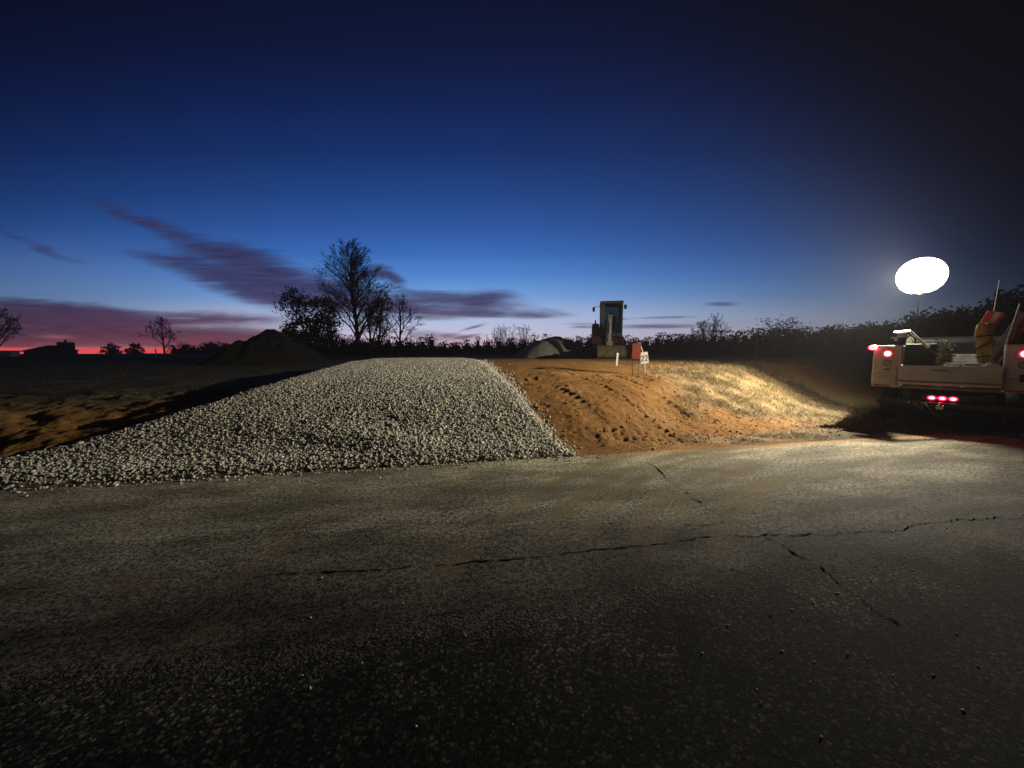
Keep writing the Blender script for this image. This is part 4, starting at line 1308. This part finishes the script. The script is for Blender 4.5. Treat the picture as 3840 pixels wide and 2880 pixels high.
# case with a white rim and handle
cs_ = on_truck('tool_case', 1.16, 0.22, 0.842, 'dark case with a pale rim and two pale bars standing in the bed', 'case')
MB().span(-0.14, 0.10, -0.10, 0.14, 0, 0.46).build('body', M['black_plastic'], cs_, bevel=0.02)
fr = MB()
fr.tube([(-0.15, -0.112, 0.30), (-0.15, -0.112, 0.46), (-0.12, -0.112, 0.49), (0.09, -0.112, 0.50)], 0.013, 8)
fr.build('rim', M['chalk_white'], cs_)
MB().span(-0.08, 0.08, -0.125, -0.104, 0.455, 0.468).span(-0.07, 0.07, -0.125, -0.104, 0.427, 0.440).build('bar', M['chalk_white'], cs_)
cs2 = on_truck('storage_box', 1.42, 0.26, 0.842, 'plain pale grey box between the dark case and the tan sack', 'box')
MB().span(-0.13, 0.22, -0.12, 0.25, 0, 0.44).build('body', M['pale_grey'], cs2, bevel=0.02)
MB().span(-0.14, 0.23, -0.13, 0.26, 0.442, 0.49).build('lid', M['pale_grey'], cs2, bevel=0.015)
bg = on_truck('plastic_bag', 1.60, 0.06, 1.18, 'crumpled white plastic bag lying at the tailgate beside the tan sack', 'bag')
r_ = random.Random(5)
bmv = MB().ball((0, 0, 0.06), (0.15, 0.07, 0.13), 18, 10)
for v in bmv.v:
    v.x += r_.uniform(-0.018, 0.018); v.y += r_.uniform(-0.02, 0.02); v.z = max(-0.03, v.z + r_.uniform(-0.015, 0.015) - 0.35 * abs(v.x))
bmv.build('film', M['chalk_white'], bg)
MB().tube([(-0.16, 0, -0.02), (-0.05, -0.03, 0.09), (0.04, -0.03, 0.13)], [0.01, 0.02, 0.012], 6).build('fold', M['chalk_white'], bg)
# tan sack with straps
sk = on_truck('canvas_sack', 1.545, 0.36, 0.842, 'tall tan canvas sack tied with dark straps, standing in the bed', 'sack')
prof = [(0, 0.07), (0.06, 0.085), (0.20, 0.08), (0.40, 0.078), (0.55, 0.088), (0.66, 0.098), (0.74, 0.092), (0.88, 0.104), (1.0, 0.116), (1.10, 0.118), (1.18, 0.108), (1.24, 0.10), (1.26, 0.06)]
nS = 28
sm = MB(); vs = []; fs = []
for i, (z, r) in enumerate(prof):
    for k_ in range(nS):
        a = 2 * math.pi * k_ / nS
        rr_ = r * (1 + 0.06 * math.sin(3 * a + z * 5) + 0.035 * math.sin(7 * a + z * 11))
        vs.append((rr_ * math.cos(a) - 0.05 * z, rr_ * 0.85 * math.sin(a), z + 0.02 * math.sin(2 * a) * (i > 1)))
for i in range(len(prof) - 1):
    for k_ in range(nS):
        k2 = (k_ + 1) % nS
        fs.append((i * nS + k_, i * nS + k2, (i + 1) * nS + k2, (i + 1) * nS + k_))
fs.append(tuple(range(nS - 1, -1, -1))); fs.append(tuple((len(prof) - 1) * nS + k_ for k_ in range(nS)))
sm.add(vs, fs).build('cloth', M['canvas'], sk, smooth=True)
for z0, tilt, rr_ in ((0.62, 0.10, 0.098), (0.84, 0.85, 0.108), (1.02, 0.12, 0.121)):
    pts = [(rr_ * math.cos(a) * 1.02 - 0.05 * z0, rr_ * 0.9 * math.sin(a), z0 + tilt * rr_ * math.cos(a)) for a in [2 * math.pi * i / 20 for i in range(21)]]
    MB().tube(pts, 0.016, 6, caps=False).build('strap', M['strap'], sk)
# striped barrier board leaning behind the sack
def barrier(x, y, z, label, tilt, c, ln, wd, stripes, m0, m1):
    e = on_truck('barrier_board', x, y, z, label, 'barrier')
    e['group'] = 'striped barrier boards leaning in the truck bed'
    rb3 = Matrix.Rotation(R(tilt), 3, 'Y')
    cc = Vector(c)
    p = MB().box(cc, (wd, 0.025, ln), rot=rb3).build('panel', m0, e, bevel=0.006)
    for (xc_, w2) in stripes:
        MB().box(cc + rb3 @ Vector((xc_, -0.0150, 0)), (w2, 0.004, ln - 0.004), rot=rb3).build('stripe', m1, p)
    for dz_ in (-0.3, 0.3):
        MB().box(cc + rb3 @ Vector((0, 0.025, dz_ * ln)), (wd * 0.9, 0.02, 0.04), rot=rb3).build('batten', M['grey_metal'], p)
    return e


barrier(1.56, 0.56, 0.842, 'short bright orange and white striped barrier board poking up above the tan sack', 20, (-0.02, -0.06, 1.30), 0.40, 0.22, ((0.025, 0.07),), M['orange_sheet'], M['white_sheet'])
barrier(1.62, 0.66, 0.842, 'long dim red and pale striped barrier board leaning right of the bright one', 20, (0.10, 0.0, 0.74), 1.50, 0.20, ((-0.05, 0.07), (0.085, 0.05)), M['shaded_red'], M['shaded_pale'])
cl = on_truck('folded_cloth', 1.74, 0.50, 0.842, 'dark maroon cloth bundle heaped between the striped board and the right compartment', 'cloth')
vs = []; fs = []; nS = 22
for i in range(14):
    z = 0.06 + i * 0.085
    for k_ in range(nS):
        a = 2 * math.pi * k_ / nS
        rr_ = (0.15 - 0.006 * i) * (1 + 0.16 * math.sin(5 * a + i * 0.6) + 0.08 * math.sin(9 * a - i))
        vs.append((rr_ * math.cos(a) * 0.8 + 0.018 * i - 0.06, rr_ * math.sin(a) * 0.8, z - 0.06))
for i in range(13):
    for k_ in range(nS):
        k2 = (k_ + 1) % nS
        fs.append((i * nS + k_, i * nS + k2, (i + 1) * nS + k2, (i + 1) * nS + k_))
fs.append(tuple(range(nS - 1, -1, -1))); fs.append(tuple(13 * nS + k_ for k_ in range(nS)))
MB().add(vs, fs).build('folds', M['maroon_cloth'], cl)
MB().tube([(0.0, 0.02, 0.6), (0.13, 0.02, 1.62)], [0.02, 0.012], 8).build('stick', M['pale_grey'], cl)
# lit foliage beyond the truck, put here as a leafy clump in the bed
br = on_truck('foliage_clump', 0.98, 1.55, 0.842, 'pale leafy clump set in the bed, standing for lit foliage beyond the truck', 'brush')
rb = np.random.default_rng(3)
tw = MB()
tips = []
for i in range(26):
    a = rb.uniform(0, 2 * math.pi); sprd = rb.uniform(0.02, 0.24)
    tpz = rb.uniform(0.55, 1.0)
    e_ = Vector((sprd * math.cos(a), sprd * math.sin(a), tpz))
    tw.tube([(0.3 * e_.x, 0.3 * e_.y, 0), (0.7 * e_.x, 0.7 * e_.y, tpz * 0.55), e_], [0.008, 0.006, 0.003], 4, caps=False)
    for t in np.linspace(0.5, 1.0, 12): tips.append(tuple(Vector((0.6 * e_.x, 0.6 * e_.y, tpz * 0.5)).lerp(e_, (t - 0.5) * 2)))
tw.build('stems', M['twig'], br)
pts = np.repeat(np.array(tips), 4, 0) + rb.normal(size=(len(tips) * 4, 3)) * 0.03
V, Fq = leaf_quads(pts, 0.026, rb)
mesh_obj('leaves', V, Fq, M['pale_leaf'], br)

# ------------------------------------------------------------------ work light
LP = at(921, 276, 9.3)
wl = empty('work_light', (LP.x, LP.y, 0.842), label='glaring white work light on a slim mast above the truck bed', cat='work light')
zl = LP.z - 0.842
MB().tube([(0, 0, 0), (0, 0, zl * 0.5)], 0.022, 12).tube([(0, 0, zl * 0.5), (0, 0, zl - 0.40)], 0.013, 12).build('mast', M['mast_black'], wl)
MB().box((0, 0, 0.02), (0.36, 0.36, 0.04)).build('base', M['black_paint'], wl, bevel=0.01)
GLARE_LOBES = 11
vs = []; fs = []; nu, nv = GLARE_LOBES * 6, 26
for i in range(nv + 1):
    t = -math.pi / 2 + math.pi * i / nv
    for k_ in range(nu):
        a_ = 2 * math.pi * k_ / nu
        bulge = abs(math.sin(GLARE_LOBES * a_ / 2))
        r0 = 0.435 * (math.cos(t) ** 0.92 if math.cos(t) > 1e-6 else 0) * (0.955 + 0.055 * bulge)
        vs.append((r0 * math.cos(a_), r0 * math.sin(a_), zl + 0.43 * math.sin(t) * (0.97 + 0.03 * bulge)))
for i in range(nv):
    for k_ in range(nu):
        k2 = (k_ + 1) % nu
        fs.append((i * nu + k_, i * nu + k2, (i + 1) * nu + k2, (i + 1) * nu + k_))
lens = MB().add(vs, fs).build('lens', M['lamp_glow'], wl, smooth=True)  # globe swollen to the size of the lamp's glare, bloom built as shape
MB().disc((0, 0, zl - 0.435), 0.13, (0, 0, 1), 0.05, 24).disc((0, 0, zl - 0.39), 0.07, (0, 0, 1), 0.06, 20).build('collar', M['black_paint'], wl)
MB().disc((0, 0, zl + 0.437), 0.06, (0, 0, 1), 0.03, 18).build('top_cap', M['black_paint'], wl)


def lamp(kind, name, loc, energy, col, size, target=None, spot=None, blend=1.0):
    d = bpy.data.lights.new(name, kind)
    d.energy = energy; d.color = col; d.shadow_soft_size = size
    if kind == 'SPOT':
        d.spot_size = R(spot); d.spot_blend = blend
    o = bpy.data.objects.new(name, d); COL.objects.link(o); o.location = loc
    if target is not None:
        o.rotation_euler = (Vector(target) - Vector(loc)).to_track_quat('-Z', 'Y').to_euler()
    return o


WARM = (1.0, 0.90, 0.70)
beam_at = Vector((LP.x - 0.40, LP.y - 0.26, LP.z - 0.08))
az, el = R(91), R(-8)
bdir = Vector((-math.sin(az) * math.cos(el), math.cos(az) * math.cos(el), math.sin(el)))
lamp('SPOT', 'beam', beam_at, 7500, WARM, 0.06, beam_at + bdir, 135, 1.0)
lamp('POINT', 'spill', Vector((LP.x - 0.20, LP.y - 0.20, LP.z - 0.50)), 45, WARM, 0.06)

# ------------------------------------------------------------------ sky
world = bpy.data.worlds.new('World'); scene.world = world
world.use_nodes = True
k = NT(world.node_tree)
bgn = world.node_tree.nodes['Background']
dirv = k.node('ShaderNodeTexCoord').outputs['Generated']
nrm = k.node('ShaderNodeVectorMath', operation='NORMALIZE'); k.link(dirv, nrm.inputs[0])
dx, dy, dz = k.sep(nrm.outputs[0])
yy = k.m('MAXIMUM', dy, 0.12)
u = k.m('DIVIDE', dx, yy); v = k.m('DIVIDE', dz, yy)
# wispy warp
nv = k.comb(k.mul(u, 2.2), k.mul(v, 9.0), 0.0)
w1 = k.node('ShaderNodeTexNoise'); w1.inputs['Scale'].default_value = 1.6; w1.inputs['Detail'].default_value = 5; k.link(nv, w1.inputs['Vector'])
wc = k.sep(w1.outputs['Color'])
uw = k.add(u, k.mul(k.sub(wc[0], 0.5), 0.16)); vw = k.add(v, k.mul(k.sub(wc[1], 0.5), 0.040))
uw2 = k.add(u, k.mul(k.sub(wc[0], 0.5), 0.05)); vw2 = k.add(v, k.mul(k.sub(wc[1], 0.5), 0.010))
VMAX = 1.0
sky_stops = [(0.0, (222, 190, 200)), (0.025, (222, 204, 220)), (0.065, (200, 204, 234)), (0.10, (178, 200, 240)), (0.15, (120, 166, 228)), (0.20, (84, 138, 212)),
             (0.263, (58, 108, 186)), (0.326, (44, 88, 162)), (0.41, (30, 68, 134)), (0.51, (19, 48, 106)), (0.64, (10, 31, 80)), (0.76, (6, 20, 58)), (0.95, (3, 9, 32))]
base = k.ramp(v, [(p, lin(*c)) for p, c in sky_stops])
# brightest above the middle, dull towards both sides
ua = k.add(u, 0.18)
ua = k.m('MAXIMUM', k.mul(ua, 0.92), k.mul(ua, -0.55))
gl = k.m('EXPONENT', k.mul(k.m('POWER', ua, 2.0), -1.0))
gl = k.m('MAXIMUM', gl, 0.10)
grey = k.node('ShaderNodeRGBToBW'); k.link(base, grey.inputs[0])
desat = k.mul(k.smooth(u, 0.5, 1.4), 0.35)
base = k.mix(desat, base, k.mix(1.0, k.comb(grey.outputs[0], grey.outputs[0], grey.outputs[0]), (1.0, 0.98, 1.08, 1), 'MULTIPLY'))
leftd = k.mul(k.smooth(u, -0.55, -1.35), k.smooth(v, 0.36, 0.10))
base = k.mix(k.mul(leftd, 0.6), base, lin(112, 134, 176))
base = k.mix(1.0, base, k.comb(gl, gl, gl), 'MULTIPLY')
# upper right is nearly black
ur = k.mul(k.smooth(k.add(u, k.mul(v, 0.9)), 0.95, 1.9), 0.80)
base = k.mix(ur, base, lin(5, 6, 16))


def streak(px, py, L, T, ang, amp, warp=True):
    """one drawn-out cloud: centre, half length, half thickness (photo pixels at 2212 wide), slope in degrees (falling to the right)"""
    u0, v0 = uv(px * 0.46293, py * 0.46293)
    sc = 0.46293 / F
    a = R(-ang); ca, sa = math.cos(a), math.sin(a)
    U, Vv = (uw, vw) if warp else (uw2, vw2)
    du = k.sub(U, u0); dv = k.sub(Vv, v0)
    p1 = k.m('DIVIDE', k.add(k.mul(du, ca), k.mul(dv, sa)), L * sc)
    p2 = k.m('DIVIDE', k.sub(k.mul(dv, ca), k.mul(du, sa)), T * sc)
    q = k.add(k.mul(p1, p1), k.mul(p2, p2))
    return k.mul(k.m('EXPONENT', k.mul(q, -1.0)), amp)


clouds = [(330, 490, 150, 13, 22, .55), (480, 545, 130, 20, 18, .55), (430, 580, 130, 22, 14, .62), (560, 585, 110, 34, 14, 1.0), (610, 628, 95, 27, 13, 1.0), (520, 612, 120, 20, 14, .7),
          (90, 530, 110, 9, 18, .35), (690, 640, 60, 28, 4, .9),
          (850, 598, 38, 9, 28, 1.0), (800, 590, 40, 10, -6, .8), (760, 640, 90, 30, 0, .9), (940, 640, 60, 7, 10, .35),
          (960, 660, 130, 18, 0, 1.0), (1040, 650, 55, 14, -12, .75), (1110, 678, 110, 9, 0, .85), (900, 668, 80, 20, 0, .8),
          (60, 668, 200, 17, 5, 1.3), (250, 684, 260, 16, 2, 1.3), (120, 705, 330, 22, 1, 1.6), (100, 732, 420, 15, 0, 1.5), (330, 722, 220, 16, 1, 1.2), (470, 742, 150, 9, 0, 0.8), (480, 692, 70, 6, 0, .6), (560, 728, 100, 10, 2, .6),
          (690, 745, 120, 10, 0, .8), (950, 728, 60, 8, 5, .55)]
fine = [(1440, 686, 60, 2.6, -2, .6), (1440, 704, 80, 5, -1, .8), (1560, 657, 32, 5, 0, .55), (1020, 708, 26, 2.6, -16, .6), (1010, 727, 26, 3, -10, .5), (1130, 710, 18, 2.2, 12, .5), (1330, 690, 22, 3, 0, .6), (1260, 707, 26, 2.6, 0, .4), (1540, 715, 40, 3, 0, .5), (1265, 700, 60, 3, 0, .2)]
dens = None
for i, c_ in enumerate(clouds):
    g_ = streak(*c_)
    dens = g_ if dens is None else k.add(dens, g_)
for c_ in fine:
    dens = k.add(dens, streak(*c_, warp=False))
nw = k.comb(k.add(k.mul(u, 4.5), k.mul(v, 6.0)), k.mul(v, 46.0), 0.0)
wisp = k.noise(nw, 1.0, 6, 0.6, 0.6)
nw2 = k.comb(k.add(k.mul(u, 14.0), k.mul(v, 10.0)), k.mul(v, 110.0), 3.0)
wisp2 = k.noise(nw2, 1.0, 4, 0.6)
dens = k.mul(dens, k.m('MULTIPLY_ADD', k.smooth(wisp, 0.28, 0.72), 1.35, 0.45))
dens = k.mul(dens, k.m('MULTIPLY_ADD', wisp2, 0.9, 0.55))
cov = k.sub(1.0, k.m('EXPONENT', k.mul(k.m('MAXIMUM', k.sub(dens, 0.10), 0.0), -2.3)))
# cloud colour: indigo high up, plum and magenta low on the sunset side
redness = k.mul(k.smooth(v, 0.165, 0.02), k.smooth(u, 0.25, -0.75))
ccol = k.mix(k.smooth(v, 0.08, 0.30), lin(56, 46, 88), lin(38, 42, 82))
ccol = k.mix(redness, ccol, lin(94, 32, 56))
ccol = k.mix(k.mul(k.smooth(wisp2, 0.35, 0.7), 0.35), ccol, k.mix(0.5, ccol, lin(120, 90, 120)))
ccol = k.mix(k.mul(k.smooth(u, -0.9, -1.5), 0.5), ccol, lin(44, 28, 44))
sky = k.mix(k.mul(cov, 0.93), base, ccol)
for (px_, py_, L_, T_, A_) in ((600, 706, 95, 8, 0.75), (430, 704, 60, 4, 0.35), (125, 727, 36, 4.5, 0.55), (500, 672, 110, 9, 0.35)):
    sky = k.mix(streak(px_, py_, L_, T_, 1.5, A_, warp=False), sky, lin(186, 182, 206) if px_ > 200 else lin(176, 110, 122))
# red band right at the horizon on the left
rb_ = k.mul(k.smooth(v, 0.016, 0.007), k.smooth(u, 0.02, -0.45))
sky = k.mix(rb_, sky, lin(252, 88, 90))
pk = k.mul(k.mul(k.smooth(v, 0.05, 0.012), k.smooth(u, 0.25, -0.1)), 0.25)
sky = k.mix(pk, sky, lin(190, 90, 100))
# below the horizon: dark earth
sky = k.mix(k.smooth(dz, -0.004, -0.03), sky, (0.004, 0.004, 0.005, 1))
k.link(sky, bgn.inputs['Color'])
bgn.inputs['Strength'].default_value = 1.0

# ------------------------------------------------------------------ haze added to imitate lens glare round the lamp
def haze():
    m = bpy.data.materials.new('glare_haze'); m.use_nodes = True
    nt = m.node_tree; nt.nodes.clear()
    out = nt.nodes.new('ShaderNodeOutputMaterial')
    pv = nt.nodes.new('ShaderNodeVolumePrincipled')
    pv.inputs['Color'].default_value = (0.9, 0.88, 0.92, 1)
    pv.inputs['Density'].default_value = HAZE
    pv.inputs['Anisotropy'].default_value = 0.15
    nt.links.new(pv.outputs[0], out.inputs['Volume'])
    b = MB().span(-192, 192, -66, 192, -2.5, 24.0)
    o = b.build('haze', m)
    tag(o, 'thin haze added to spread a glow around the work light', 'haze', kind='stuff')


HAZE = 0.0009
if HAZE > 0: haze()

# ------------------------------------------------------------------ render settings
scene.render.engine = 'CYCLES'
scene.view_settings.view_transform = 'Standard'
scene.view_settings.look = 'None'
scene.view_settings.exposure = 0.0
scene.view_settings.gamma = 1.0
cy = scene.cycles
cy.use_denoising = True
try:
    cy.denoiser = 'OPENIMAGEDENOISE'
    cy.denoising_input_passes = 'RGB_ALBEDO_NORMAL'
except Exception:
    pass
cy.max_bounces = 5
cy.diffuse_bounces = 2
cy.glossy_bounces = 2
cy.transparent_max_bounces = 12
cy.volume_bounces = 0
cy.sample_clamp_indirect = 3.0
cy.use_light_tree = True
